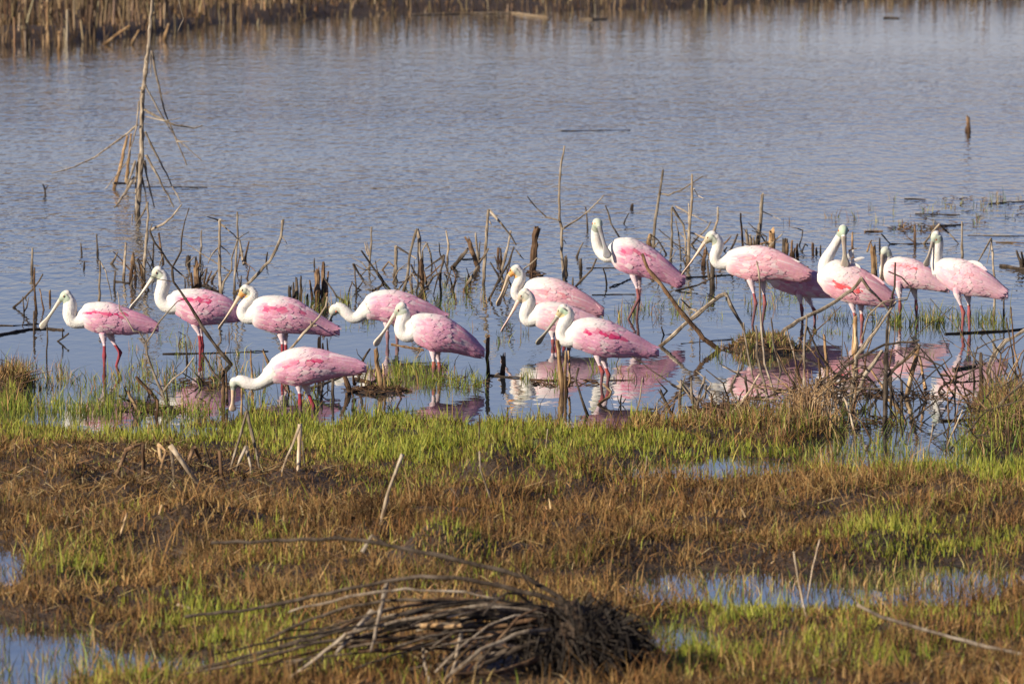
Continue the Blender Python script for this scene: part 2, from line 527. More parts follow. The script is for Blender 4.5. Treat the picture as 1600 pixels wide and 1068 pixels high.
def build_grass():
    n = 430000
    y = RNG.uniform(31.5, 53, n)
    x = RNG.uniform(-1, 1, n) * (y * 0.06 + 0.75)
    h = near_height(x, y)
    px, py, d, g = classify(x, y)
    low = 1 - .68 * np.exp(-(((px - 260) / 330) ** 2 + ((py - 757) / 46) ** 2) ** 2) - .55 * np.exp(-(((px - 1192) / 70) ** 2 + ((py - 545) / 14) ** 2) ** 2) - .35 * np.exp(-(((px - 470) / 60) ** 2 + ((py - 770) / 26) ** 2) ** 2)
    isg = RNG.random(n) < g
    dens = np.clip((h + 0.018) / 0.04, 0, 1) ** 1.2
    # ---- green
    bush = np.exp(-(((px - 835) / 180) ** 2 + ((py - 1050) / 66) ** 2) ** 2)
    keep = isg & (RNG.random(n) < dens * (1 - bush) * np.clip(.62 + .9 * patch(x, y, 7.5, 4.0), .10, 1))
    k = np.where(keep)[0]
    m = len(k)
    hh = RNG.gamma(8, 0.0085, m) * np.clip(0.85 + 0.55 * patch(x[k], y[k], 3.1, 7.0) + .35 * patch(x[k], y[k], 9.0, 1.7), .3, 1.9) * low[k]
    yel = np.clip(0.5 + 0.5 * patch(x[k], y[k], 1.6, 3.3) + RNG.normal(0, .25, m), 0, 1)[:, None]
    ca = pal(m, [(.24, .29, .030), (.33, .345, .035), (.12, .19, .03)], [4, 3, 2])
    cb = pal(m, [(.40, .37, .055), (.50, .41, .10), (.28, .30, .04)], [3, 2, 3])
    c = ca * (1 - yel) + cb * yel
    bg_ = Bag()
    bg_.add(*blades(x[k], y[k], h[k] - .01, hh, RNG.uniform(.004, .0085, m), np.abs(RNG.normal(0, .28, m)), RNG.uniform(0, 6.28, m), RNG.uniform(0, .35, m) ** 1.5, c))
    o = link('green_grass', bg_.build('green_grass', M_GREEN))
    tag(o, 'fresh yellow green marsh grass along the near shore and in patches', 'grass', kind='stuff')
    # ---- dry
    mnd = np.exp(-(((px - 1192) / 62) ** 2 + ((py - 545) / 11) ** 2) ** 2) + np.exp(-(((px - 18) / 34) ** 2 + ((py - 604) / 12) ** 2) ** 2)
    keep = (~isg) & (RNG.random(n) < np.clip((h + 0.02) / 0.035, 0, 1) * (1 - .97 * bush) * np.clip(.55 + 1.3 * patch(x, y, 6.0, 8.2), .05, 1)) & ((d > -8) | (mnd > .5))
    k = np.where(keep)[0]
    m = len(k)
    clump = patch(x[k], y[k], 4.3, 9.0) + .35 * patch(x[k], y[k], 1.9, 2.7)
    hh = RNG.gamma(5, 0.0150, m) * np.clip(0.85 + 0.9 * clump + .6 * patch(x[k], y[k], 11.0, 2.2), .25, 2.3) * low[k]
    straw = np.clip(0.27 + 0.40 * patch(x[k], y[k], 1.1, 5.5) + RNG.normal(0, .3, m), 0, 1)[:, None]
    leftish = np.clip((700 - px[k]) / 700, 0, 1)[:, None] * .25
    straw = np.clip(straw * .75 + leftish * RNG.random((m, 1)), 0, 1)
    ca = pal(m, [(.165, .080, .027), (.235, .122, .040), (.080, .040, .017), (.27, .135, .042)], [4, 3, 2, 2])
    cb = pal(m, [(.44, .30, .115), (.54, .39, .17), (.32, .20, .075)], [3, 2, 3])
    c = ca * (1 - straw) + cb * straw
    c = c * np.clip(.88 + .48 * patch(x[k], y[k], 2.7, 6.1) + .30 * patch(x[k], y[k], 8.0, .4), .3, 1.4)[:, None]
    bd = Bag()
    bd.add(*blades(x[k], y[k], h[k] - .01, hh, RNG.uniform(.003, .007, m), np.abs(RNG.normal(0, .55, m)), RNG.uniform(0, 6.28, m), RNG.uniform(0, 1, m) ** 2 * .9, c))
    # low dense undergrowth that hides the mud
    nu = 150000
    yu = RNG.uniform(32, 49.5, nu); xu = RNG.uniform(-1, 1, nu) * (yu * .06 + .6)
    hu = near_height(xu, yu)
    pxu, pyu = to_px(xu, yu)
    bu = np.exp(-(((pxu - 835) / 180) ** 2 + ((pyu - 1050) / 66) ** 2) ** 2)
    ku = np.where((hu > -.006) & (RNG.random(nu) > bu * .9))[0]
    mu = len(ku)
    cu = pal(mu, [(.075, .040, .018), (.12, .062, .027), (.17, .095, .04), (.10, .085, .025)], [4, 4, 2, 2])
    bd.add(*blades(xu[ku], yu[ku], hu[ku] - .008, RNG.gamma(5, .0068, mu), RNG.uniform(.004, .009, mu), np.abs(RNG.normal(0, .6, mu)), RNG.uniform(0, 6.28, mu), RNG.uniform(0, .9, mu), cu))
    # lying, tangled straw over the brown mats
    n2 = 26000
    y2 = RNG.uniform(33, 47.5, n2); x2 = RNG.uniform(-1, 1, n2) * (y2 * .06 + .5)
    h2 = near_height(x2, y2)
    px2, py2, d2, g2 = classify(x2, y2)
    heap = np.exp(-(((px2 - 230) / 210) ** 2 + ((py2 - 785) / 60) ** 2)) + .25
    k2 = np.where((RNG.random(n2) < heap) & (g2 < .45) & (h2 > -.01))[0]
    m2 = len(k2)
    c2 = pal(m2, [(.42, .27, .11), (.30, .17, .065), (.52, .38, .19), (.16, .085, .035)], [4, 3, 2, 2])
    ln = RNG.uniform(.08, .26, m2)
    bd.add(*blades(x2[k2], y2[k2], h2[k2] + RNG.uniform(0, .045, m2), ln * .22, RNG.uniform(.004, .008, m2), RNG.uniform(1.5, 4.5, m2), RNG.uniform(0, 6.28, m2), RNG.uniform(.2, 1.1, m2), c2))
    o = link('dry_grass', bd.build('dry_grass', M_DRY))
    tag(o, 'matted rusty brown dead grass and straw in the foreground marsh', 'dry grass', kind='stuff')

# sprigs standing in the shallow water: px, py, rx, ry, count, green share, height
SPRIGS = [(1230, 918, 230, 18, 800, .30, .09), (1480, 905, 170, 16, 600, .45, .10), (1060, 745, 150, 12, 420, .5, .09), (60, 1030, 100, 40, 420, .5, .09), (10, 875, 40, 20, 120, .2, .07), (225, 880, 50, 12, 160, .1, .07), (1060, 1000, 50, 20, 260, .7, .09), (215, 1045, 100, 12, 260, .8, .09),
          (150, 600, 130, 16, 650, .75, .085), (290, 590, 110, 22, 420, .6, .10), (60, 585, 50, 14, 220, .4, .09), (300, 535, 90, 26, 160, .5, .09),
          (60, 640, 120, 10, 900, .9, .12), (230, 645, 110, 7, 500, .9, .11),
          (660, 585, 46, 13, 420, .9, .11), (690, 600, 60, 8, 200, .9, .10), (610, 600, 40, 9, 160, .8, .10), (740, 600, 30, 12, 90, .9, .09),
          (430, 632, 60, 12, 140, .7, .10), (530, 640, 80, 8, 120, .5, .10), (870, 590, 60, 10, 110, .7, .09), (950, 575, 30, 10, 60, .8, .10), (990, 590, 40, 8, 60, .5, .08),
          (960, 492, 60, 18, 150, .5, .11), (1040, 485, 40, 10, 90, .6, .09), (700, 470, 60, 22, 200, .6, .10), (790, 520, 40, 20, 70, .7, .10),
          (640, 478, 30, 10, 90, .7, .12), (500, 478, 40, 10, 120, .6, .12), (545, 500, 40, 16, 90, .7, .09), (585, 575, 20, 20, 60, .8, .10),
          (1190, 543, 62, 8, 1300, .30, .05), (1145, 560, 40, 8, 90, .6, .08), (1150, 480, 60, 18, 90, .6, .10), (1225, 470, 30, 18, 90, .6, .12),
          (1285, 522, 60, 6, 120, .4, .06), (1350, 497, 60, 9, 150, .7, .09), (1410, 500, 40, 8, 140, .9, .11), (1450, 506, 26, 10, 140, .8, .12),
          (1490, 505, 24, 8, 100, .8, .11), (1545, 507, 40, 9, 150, .75, .11), (1360, 655, 60, 12, 90, .8, .11), (1400, 708, 130, 14, 420, .8, .12),
          (1560, 700, 60, 16, 420, .8, .16), (1500, 560, 80, 40, 60, .6, .08), (1280, 650, 100, 10, 120, .6, .10),
          (1410, 352, 70, 8, 120, .3, .07), (1440, 320, 60, 14, 60, .5, .09), (1540, 335, 60, 16, 70, .4, .10), (1580, 305, 30, 8, 60, .4, .09), (1360, 340, 60, 14, 50, .4, .10),
          (1290, 345, 60, 12, 36, .4, .09), (18, 604, 34, 9, 420, .15, .09), (1110, 670, 100, 10, 700, .3, .09), (1235, 676, 80, 14, 1000, .3, .11), (1580, 660, 46, 36, 1300, .2, .20)]

def build_sprigs():
    bgr, bdr = Bag(), Bag()
    for (cx, cy, rx, ry, cnt, gs, hgt) in SPRIGS:
        ntuft = max(4, cnt // 9)
        a = RNG.uniform(0, 6.28, ntuft); rr = np.sqrt(RNG.random(ntuft)) * 1.15
        tx, ty = cx + rx * rr * np.cos(a), cy + ry * rr * np.sin(a)
        which = RNG.integers(0, ntuft, cnt)
        pts = np.array([tuple(ground_pt(px, py)) for px, py in zip(tx, ty)])[which]
        x = pts[:, 0] + RNG.normal(0, .022, cnt); y = pts[:, 1] + RNG.normal(0, .035, cnt)
        z = np.maximum(near_height(x, y), -.03)
        isg = RNG.random(cnt) < gs
        hh = RNG.gamma(8, hgt / 8, cnt)
        cg = pal(cnt, [(.20, .25, .035), (.30, .31, .05), (.40, .36, .08), (.12, .18, .03)], [4, 3, 2, 2])
        cd = pal(cnt, [(.20, .11, .045), (.34, .21, .09), (.45, .33, .16), (.10, .055, .025)], [4, 3, 2, 2])
        for bag, k, c in ((bgr, isg, cg), (bdr, ~isg, cd)):
            if k.sum() == 0: continue
            m = int(k.sum())
            bag.add(*blades(x[k], y[k], z[k] - .01, hh[k], RNG.uniform(.0035, .007, m), np.abs(RNG.normal(0, .30, m)), RNG.uniform(0, 6.28, m), RNG.uniform(0, .7, m) ** 2, c[k]))
    o = link('water_sedge', bgr.build('water_sedge', M_GREEN))
    tag(o, 'thin green sedge shoots standing in the shallow water', 'sedge', kind='stuff')
    o = link('withered_sedge', bdr.build('withered_sedge', M_DRY))
    tag(o, 'withered brown sedge tufts standing in the shallows', 'sedge', kind='stuff')

build_grass()
build_sprigs()

# ------------------------------------------------------------------ tubes (stems, branches, roots)
def smooth_path(P, step=0.05, kink=0.0, rr=None):
    """P: list of (Vector, radius); straight-ish runs between joints with slightly rounded joints and a little wander"""
    out = []
    for i in range(len(P) - 1):
        a, ra = P[i]; b, rb = P[i + 1]
        n = max(1, int((b - a).length / step))
        for k in range(n):
            t = k / n
            p = a.lerp(b, t)
            if 0 < k and kink > 0:
                p = p + Vector((R.gauss(0, kink), R.gauss(0, kink), R.gauss(0, kink)))
            out.append((p, ra + (rb - ra) * t))
    out.append(P[-1])
    return out

def tube(bag_v, bag_f, P, sides=7, jag=0.0, knob=0.25):
    n0 = len(bag_v)
    up = Vector((0.13, 0.97, 0.21))
    rings = len(P)
    for i, (p, r) in enumerate(P):
        a = P[max(0, i - 1)][0]; b = P[min(rings - 1, i + 1)][0]
        t = (b - a)
        if t.length < 1e-6: t = Vector((0, 0, 1))
        t.normalize()
        u = up.cross(t)
        if u.length < 1e-3: u = Vector((1, 0, 0)).cross(t)
        u.normalize(); v = t.cross(u)
        rr = r * (1 + R.uniform(-.12, .12) + (knob if R.random() < .10 else 0))
        for s in range(sides):
            an = 2 * math.pi * s / sides
            q = p + (u * math.cos(an) + v * math.sin(an)) * rr * R.uniform(.9, 1.1)
            if jag and i == rings - 1:
                q = q + t * R.uniform(-jag, jag)
            bag_v.append(q)
    for i in range(rings - 1):
        for s in range(sides):
            a = n0 + i * sides + s; b = n0 + i * sides + (s + 1) % sides
            bag_f.append((a, b, b + sides, a + sides))
    bag_f.append(tuple(n0 + s for s in range(sides))[::-1])
    bag_v.append(P[-1][0] + (P[-1][0] - P[-2][0]).normalized() * (-(jag * .8)))
    c = len(bag_v) - 1
    for s in range(sides):
        bag_f.append((n0 + (rings - 1) * sides + s, n0 + (rings - 1) * sides + (s + 1) % sides, c))

KINDS = {'stalk': ('dead_stalk', 'dead stalk'), 'stump': ('broken_stump', 'stump'), 'branch': ('dead_branch', 'dead branch'),
         'log': ('floating_log', 'log'), 'reed': ('bent_reed', 'reed'), 'stake': ('wooden_stake', 'stake'), 'sapling': ('dead_sapling', 'dead sapling')}

def pts(s):
    return [tuple(float(c) for c in p.split(',')) for p in s.split()]

def build_poly(path, D, r_px, taper, base, ph, sink=0.14, kink=None, side_amp=0.03):
    s = FPX / D
    n = len(path)
    P = []
    r0 = r_px / s
    ln = sum(math.dist(path[i], path[i + 1]) for i in range(n - 1)) + 1e-6
    acc = 0
    for i, (px, py) in enumerate(path):
        if i: acc += math.dist(path[i - 1], path[i])
        t = acc / ln
        off = side_amp * math.sin(ph + 3.1 * t) - side_amp * math.sin(ph)
        P.append([plane_pt(px, py, D + off), r0 * (1 - taper * t)])
    if base:
        a, b = P[0][0], P[1][0]
        d = (a - b).normalized()
        d = (d + Vector((0, 0, -1.2))).normalized()
        P.insert(0, [a + d * sink, r0 * 1.05])
    return [(p, r) for p, r in P]

def stick(kind, label, path, r=2.0, col='g', br=(), by=None, group=None, taper=0.35, z=None, base=True):
    """path starts at the foot; br holds the side branches as (path, radius)"""
    name, cat = KINDS[kind]
    path = pts(path)
    y0 = by if by is not None else path[0][1]
    D = depth_at(y0)
    if kind == 'reed' and by is None:      # foot on the raised mud of the bank, not at water level
        for _k in range(4):
            hz = max(0.0, float(near_height(np.array([(path[0][0] - 800) / FPX * D]), np.array([D]))[0]))
            D = ground_pt(path[0][0], y0, hz).y
    ph = R.uniform(0, 6.28)
    V, F = [], []
    is_log = kind == 'log'
    if is_log: r *= .62
    if is_log:
        # lies on the water: every joint has its own place on the surface
        P = []
        nn = len(path)
        for i, (px, py) in enumerate(path):
            g = ground_pt(px, py)
            rad = r * g.y / FPX
            P.append((g + Vector((0, 0, rad * .35 + R.uniform(0, rad * .4))), rad * (1 - taper * i / nn)))
        P = smooth_path(P, 0.07, 0.002)
    else:
        P = build_poly(path, D, r, taper if kind not in ('stump', 'stake') else .15, base, ph, side_amp=.012 if kind in ('stump', 'stake') else .05)
        P = smooth_path(P, 0.045 if kind != 'stump' else .03, 0.0022 if kind != 'reed' else .0008)
    tube(V, F, P, 8 if r >= 3.5 else 6, jag=(r / (FPX / D)) * (1.6 if kind == 'stump' else .5))
    root_loc = P[1][0] if base and not is_log else P[0][0]
    root_loc = Vector((root_loc.x, root_loc.y, 0))
    o = link(name, make_mesh(name, [v - root_loc for v in V], F, BARK[col], smooth=(kind == 'reed')))
    o.location = root_loc
    tag(o, label, cat, group)
    for bpath, brr in br:
        bp = pts(bpath)
        Vb, Fb = [], []
        P = build_poly(bp, D, brr, .5, False, R.uniform(0, 6.28), side_amp=.07)
        P = smooth_path(P, .05, .002)
        tube(Vb, Fb, P, 6, jag=(brr / (FPX / D)) * .5)
        link('twig', make_mesh('twig', [v - root_loc for v in Vb], Fb, BARK[col]), o)
    return o

# ------------------------------------------------------------------ dead stalks, stumps, branches and logs in the water
G1 = 'snags in the water at the left'
G2 = 'snags behind the left spoonbills'
G3 = 'broken stems behind the bowed spoonbill'
G4 = 'snags in front of the open water at mid frame'
G5 = 'snags behind the leaning spoonbill'
G6 = 'branches of the dead thicket at the right'
G7 = 'stubs in the near shallows'
G8 = 'bent reeds on the near bank'
G9 = 'logs floating among the snags'

# --- far left
stick('stalk', 'grey upright stalk above the far-left spoonbill, nearest the left edge', '49.8,424 50.7,387', 2.2, 'g', group=G1)
stick('stalk', 'grey brown stalk crossing a leaning one, left of the far-left spoonbill', '56.6,490 53.4,446 54,418', 2, 'b', group=G1)
stick('branch', 'dark stick leaning to the right across a stalk at the left edge', '21.4,480 40,463 53.4,449 67,428', 2, 'd', br=[('40,463 41.5,470', 1.4)], group=G1)
stick('stalk', 'short brown stalk tilted left, just left of the far-left spoonbill', '68.5,484 65,468 62,451', 1.6, 'b', group=G1)
stick('stump', 'pale tan stub standing left of the mint green head', '78.3,468 77.8,454.5', 2, 't', group=G1)
stick('stalk', 'dark thin stalk below the leaning stick at the left edge', '53,520 53,485', 1.6, 'd', group=G1)
stick('stalk', 'dark twin twigs rising from one foot beside the spoon bill', '37.5,490 37.4,483 35.6,463.5', 1.3, 'd', br=[('37.6,487 41.8,480 45,464', 1.2)], group=G1)
stick('stalk', 'dark upright stalk standing alone in open water at upper left', '152.5,398 151,365.6', 1.8, 'd', group=G1)
stick('stalk', 'small bent dark twig alone in open water at upper left', '127.8,396 127,388 126,379.5', 1.4, 'd', group=G1)
stick('stump', 'tiny dark knob poking out of open water above the far-left spoonbill', '131.4,418 131.6,411', 1.6, 'd', group=G1)
stick('stalk', 'bleached stalk snapped at its top with the tip hanging down, above the far-left spoonbill', '154.8,471 156.6,424 155.7,407', 2.1, 'g', br=[('155.9,407.5 165.5,424 171,447 175,469', 1.2)], group=G1)
stick('stalk', 'short grey stick leaning right in open water at the left', '174.4,412 184,393', 1.7, 'g', group=G1)
stick('stalk', 'pale straight stalk left of a split pair of brown stems', '193,436 195,405 196.6,379', 2.4, 'g', group=G1)
stick('stump', 'split brown pair of stems joined at the top', '204.3,437 208.5,396', 3, 'b', br=[('212,440 211,420 209,396.5', 2.2)], group=G1)
stick('stalk', 'short tan stem close beside the tall forked stem', '222,432 220.6,413', 1.8, 't', group=G1)
stick('stalk', 'dark upright stub by the left edge of a floating plank', '178.5,449 180,424', 1.9, 'd', group=G1)
stick('log', 'dark wedge of driftwood floating behind the second spoonbill bill', '178,440 190,441 203,443', 2.6, 'd', group=G9, taper=.2)
stick('branch', 'tall grey forked stem below the sapling, left fork dipping to the water', '223.7,431 227,395 230,359 230.7,315', 2.5, 'g',
      br=[('231,318 222,336 211.5,353', 1.7), ('207,336 206,351', 1.3), ('234,360 255,350 269,339 277,328 284,319.6', 2.0)], group=G2)
stick('branch', 'long dark branch leaning left across the second spoonbill, forked at its top', '361,569 351,557 324,522 303.6,489 283,456.5 271,440 269,417 255,396 241,378 234,361', 2.9, 'd',
      br=[('269,418 283,392 285,362.5 289,345 295.5,325', 1.5), ('270,417 284,429 299,439.5', 1.6), ('268,439.7 247,436 229,428.5', 1.0), ('255,396 247,393', 1.1), ('234,361 238,350', 1.2)], group=G2, taper=.5)
stick('branch', 'grey forked branch in front of the far-left spoonbill tail', '262,636 252,609 240,582 229.4,553 228.5,535', 2.3, 'g',
      br=[('228.5,536 217,518 209,517.5 198,498 187,483 184,456', 1.3), ('229,535 248,504 262,487 277,471 293,464.7', 1.4), ('254,612 270,592 287,580 303.6,557', 1.7), ('277,588 272,578 282,566', 1.0)], group=G2)
stick('branch', 'dark drooping branch under the second spoonbill feet', '354,600 343,593 332,580 316,551', 2.2, 'd', group=G2)
stick('stump', 'thick brown snag leaning left at the foot of the grey forked branch', '246,626 230,607 214,590', 3.2, 'b', group=G7)
stick('stump', 'tan snag leaning right below the thick brown one', '219,646 209,628 200.6,611', 2.8, 't', group=G7)
stick('branch', 'dark crooked stick lying low across the tan snag', '240,631 222,630 209,629.5 186,619', 1.9, 'd', group=G7)
stick('stump', 'upright brown stub under the grey forked branch', '244,652 246,624', 2.6, 'b', group=G7)
stick('stump', 'short dark prop at the foot of the grey forked branch', '277,645 262,633', 3, 'd', group=G7)
stick('log', 'dark straight stick floating behind the feet of the second and third spoonbills', '254,553 320,552 419,549', 1.7, 'd', group=G9)
stick('log', 'long curved grey log half sunk at the left edge', '-20,527 20,520 45,515 75,514 100,516', 3.4, 'd', group=G9)
stick('log', 'thin dark line of a stick floating at the left edge', '-30,508 20,509 60,506', 1.6, 'd', group=G9)
stick('stump', 'twin brown stakes left of the dipping spoonbill head', '349,636 349,579', 3.2, 'b', br=[('355,632 354,606 353.5,580', 2.4)], group=G7)
stick('stalk', 'rust brown stalk standing behind the dipping spoonbill neck', '395,628 394,590 392,546', 2.1, 't', group=G7)
stick('stump', 'tan stub leaning left behind the dipping spoonbill back', '424,580 411,548', 2.4, 't', group=G7)
stick('stalk', 'dark short stalk below the second spoonbill, in front of its leg', '292,562 290,533', 1.4, 'd', group=G2)
stick('branch', 'small hooked twig in the water right of the far-left spoonbill tail', '281,531 290,524.5 279,518', 1.0, 'd', group=G2)
stick('branch', 'little forked dark stick in the water below the far-left spoonbill neck', '90,533 99,527.5 107,521', 1.7, 'd', br=[('98,526 97.5,512', 1.4)], group=G1)
stick('stalk', 'dark upright twig before the far-left spoonbill bill', '73,560 74,520 73,494', 1.4, 'd', group=G1)
# --- behind birds 2 and 3
stick('stalk', 'brown stalk tilted left behind the second spoonbill head', '255,409 251,387 248,364', 2.1, 'b', group=G2)
stick('stalk', 'dark small twig pair between the forked stem and the brown tilted stalk', '238.6,409 239.5,395 240,380', 1.6, 'd', br=[('238.6,409 234,398 230.7,390', 1.2)], group=G2)
stick('stalk', 'straight grey stalk standing clear above the broad dark stump', '313,407 314.8,385 314.8,360', 1.8, 'g', group=G2)
stick('stump', 'short dark stub left of the straight grey stalk', '306,411 306,400', 1.9, 'd', group=G2)
stick('stump', 'low dark lump of weed and root in open water above the second spoonbill', '293.5,411 294,403', 4.6, 'd', group=G2)
stick('stump', 'broad dark brown stump right behind the second spoonbill back', '307,453 307,413', 5.4, 'b', br=[('301.6,451 299,425.5', 2.6), ('313,450 313.5,426', 2.0)], group=G2)
stick('sapling', 'bleached snag with a snapped top bending left, behind the third spoonbill head', '346,461 343.6,431 342.8,389 343.6,343', 2.9, 'g',
      br=[('343.4,345 336,342 323.5,338.5', 1.7), ('345,350 358.5,361 371,373', 1.5), ('342,386 333,395 325,411.5', 1.3), ('344,383 354,391 360,399', 1.2), ('346.5,455 350,440 362,422 362,403 371,375', 1.8)], group=G2)
stick('sapling', 'straight slender snag with several props crossing at mid height', '365.5,458 369,401 371.6,371 370.8,331', 2.0, 'g',
      br=[('372,373 380,367 389,362.5', 1.2), ('381,413 378,395 374,374', 2.6)], group=G2)
stick('stalk', 'short stalk leaning right beside the slender snag', '383,404 386,390 389,376.5', 2, 'b', group=G2)
for i, (a, b_, w_) in enumerate((('319,441', '323.5,418.5', 'left'), ('322.6,443', '331,423', 'middle'), ('330.5,440', '340,422', 'right'))):
    stick('stalk', 'short leaning brown stick, %s of three in a row right of the broad dark stump' % w_, a + ' ' + b_, 1.8, 'b', group=G2)
stick('log', 'dark stick lying low at the foot of the broad dark stump', '315,446 328,450 341,456', 2.6, 'd', group=G9)
stick('branch', 'long grey branch rising to the right with a forked tip, above the fluffy naped spoonbill', '365.5,458 380,449 390,441 421.5,408 432,388 439,371 442.5,343', 2.5, 'g', br=[('440,368 449,382', .9), ('441,360 440,344', 1.7)], group=G2, taper=.2)
stick('stalk', 'tiny dark stub beside the long forked grey branch', '416,409 418,394', 1.4, 'd', group=G2)
stick('stalk', 'dark stub behind the fluffy naped head', '375,447 377,431', 1.7, 'd', group=G2)
stick('stump', 'ragged dark stump, left one of two ragged stumps above the third spoonbill tail', '452,470 453.5,447', 3.0, 'd', br=[('462.5,472 463,433', 3.4), ('469.5,472 470.5,431', 2.8), ('458,470 458.5,441', 2.2)], group=G3)
stick('stump', 'tall ragged rust brown stump with four upright shards, right one of two', '496,470 495,419.6', 5.2, 'b', br=[('505.4,473 505.4,411', 4.8), ('488.6,469 484,438', 2.6), ('509.7,466 513,424.6', 2.8)], group=G3)
stick('branch', 'dark thin branch curving down to the right from the rust brown stump', '539,471 525.7,463 514,445 506,433', 1.7, 'd', group=G3)
stick('stump', 'low dark stub between the two ragged stumps', '480,470 480,461', 2.2, 'd', group=G3)
stick('stalk', 'tiny dark post in open water above the ragged stumps', '491,415 491,403', 1.3, 'd', group=G3)
stick('branch', 'grey branch with a side fork leaning across the third spoonbill tail', '430,578 452,547 474,520.6 486,508.7 498,495.6 509,478.6 511.8,463.5', 2.2, 'g', br=[('486,508 485.5,498 480,485', 1.2), ('486,510 490,509 496,507.5', 1.3)], group=G3, taper=.25)
# --- cluster behind bird 5
stick('stalk', 'pale straight stalk at the left of the tangle, two short stubs beside it', '577,421 578,401 580.5,377 580.5,354', 1.9, 'g', br=[('575.5,399 569.6,379', 1.5), ('577,399 573,378', 1.3)], group=G3)
stick('branch', 'dark branch leaning left behind the bowed spoonbill back', '611,455 600,441.5 588,424.6 578,411 564.5,391', 2.1, 'd', br=[('600,441 590,424.6 586.4,407.7', 1.5), ('600,444 585,453 569.6,456 557.7,450 549,440', 1.9)], group=G3)
stick('branch', 'broken dark stem with three drooping arms left of the bowed spoonbill back', '557,456 554.4,421 551,412', 1.5, 'd', br=[('552,412 561,428 566,437 572,446', 1.8), ('556,413.5 568,421 586.4,422', 1.2)], group=G3)
stick('stalk', 'thick bleached stem snapped into a leaning arm, at the middle of the tangle', '617.5,432 618.5,421 618.5,384', 3.3, 'g', br=[('619,384.5 640,397.6 650.6,404', 1.7), ('618,421 612,440 609.5,452', 1.6)], group=G3)
stick('branch', 'small bent stick like a low tent left of the thick bleached stem', '597.4,421.5 607.5,408.6 615,416', 1.8, 't', group=G3)
stick('branch', 'tall grey stem bent over at its peak in the tangle', '630,456 637,430 638.7,414.5 642,391 651.4,358', 2.6, 'g', br=[('652,358 655.6,374 655.6,391 659,414.5 664,440', 2.5)], group=G3)
stick('stalk', 'thin dark upright stick through the middle of the tangle', '651.4,464 654,414.5 653,374', 1.5, 'd', group=G3)
stick('branch', 'grey arched stem at the right of the bent-over peak', '660,416 660,391 666.6,380', 1.6, 'g', br=[('666.6,380 672.5,396 676,428', 1.8)], group=G3)
stick('branch', 'dark stem with a knobbed top and a long side arm', '689.4,461 687.7,441.5 689,421 694,398', 2.0, 'd', br=[('693,398.5 672.5,414.5 664,421', 1.7), ('691,404 687.7,397.6 686,379', 1.3), ('687,425 682,440 677.5,460', 1.5)], group=G3)
stick('branch', 'thick dark stick lying at an angle at the foot of the tangle', '654,464 665.7,450 677.5,431', 2.9, 'd', br=[('677.5,432 690,424', 1.6)], group=G3)
stick('branch', 'dark prop leaning right inside the tangle', '661,440 649,428 642,413', 1.9, 'd', group=G3)
stick('stump', 'shaggy brown stem bundle at the centre of the tangle', '661,462 660,440 657,408', 4.0, 'b', br=[('668,452 664,430 659,412', 2.0), ('664,463 660,445 656,430', 2)], group=G3)
stick('stalk', 'pale clean stalk right of the tangle', '699.5,408 701,382 697,360.5', 1.8, 'p', group=G3)
stick('branch', 'thin stick dropping to the right beside the pale clean stalk', '708,454 699.5,424.6 694,406', 1.2, 'd', br=[('697,446.5 701,433 705.4,419.6', 1.1)], group=G3)
# --- cluster left of birds 7-9
stick('log', 'fat dark pole leaning up to a rusty snag', '706,419 719,403', 3.2, 'd', group=G4)
stick('branch', 'fat dark pole end propped against the rusty snag', '707,418 720,402 731,388.6', 3.3, 'd', group=G4)
stick('stump', 'rusty brown snag leaning left at the left of the three overlapping spoonbills', '747,418 738,394 730.5,373', 4.2, 'b', group=G4)
stick('stalk', 'straight grey stalk just right of the rusty snag', '748,411 745,385 743,364', 2.1, 'g', br=[('749,401 750,377', 1.3)], group=G4)
stick('branch', 'tall bent cane snapped at the top, its arm reaching down right', '755,443 759,384 761,355 763.4,327', 2.7, 'g', br=[('764,327.5 784.5,350.6 798,367.5 806.4,382.7', 2.3), ('806,390 812,398 818,404.6', 1.2), ('765,346 768,352', 1.2)], group=G4, taper=.2)
stick('branch', 'grey stick leaning right across the foot of the bent cane', '725.4,453 740.6,426.6 763.4,388', 2.3, 'g', group=G4)
stick('branch', 'grey stick leaning right beneath the bent cane arm', '783,427 791,394.5 798,361', 2.2, 'g', group=G4)
stick('branch', 'dark pair of sticks leaning right towards the orange faced spoonbill', '764,468 779.4,436.7 794.6,411 803,386', 2.0, 'd', br=[('782,455 793,425 801,392', 1.6)], group=G4)
stick('branch', 'two dark props leaning left above the orange faced spoonbill bill', '782,437 766,409.7', 1.7, 'd', br=[('785,433 778,415 772.7,399.6', 1.6)], group=G4)
stick('stump', 'pair of small brown stubs in front of the bent cane arm', '778.4,409 778.6,387', 2.2, 'b', br=[('783,409 782,388', 2)], group=G4)
stick('stump', 'heavy dark stump with a ragged top behind the orange faced spoonbill', '832,421 834,398 838.5,361', 5.6, 'b', group=G4)
stick('stalk', 'thin stem at the foot of the heavy dark stump', '831,434 830,413', 1.6, 'b', group=G4)
stick('log', 'flat dark debris beside the heavy dark stump', '834,426 848,431 842,433', 2.6, 'd', group=G9)
stick('log', 'small dark stick afloat behind the rusty snag', '722,405.5 737,405 752,404', 1.8, 'd', group=G9)
stick('sapling', 'slender upright dead sapling with two raised arms, left of the tallest spoonbill', '882,439 877,394.5 878,357 874,340.5 874,300 876,262 882,228', 2.5, 'g',
      br=[('873,344 853.7,339 838.5,325 824,306.7', 1.5), ('880,357 892.5,349 912.7,335 944,305', 1.7), ('880,374 885,381', 1.0)], group=G4, taper=.45)
stick('stump', 'dark stub touching the foot of the slender sapling', '885,429 884,399.6', 3.0, 'd', group=G4)
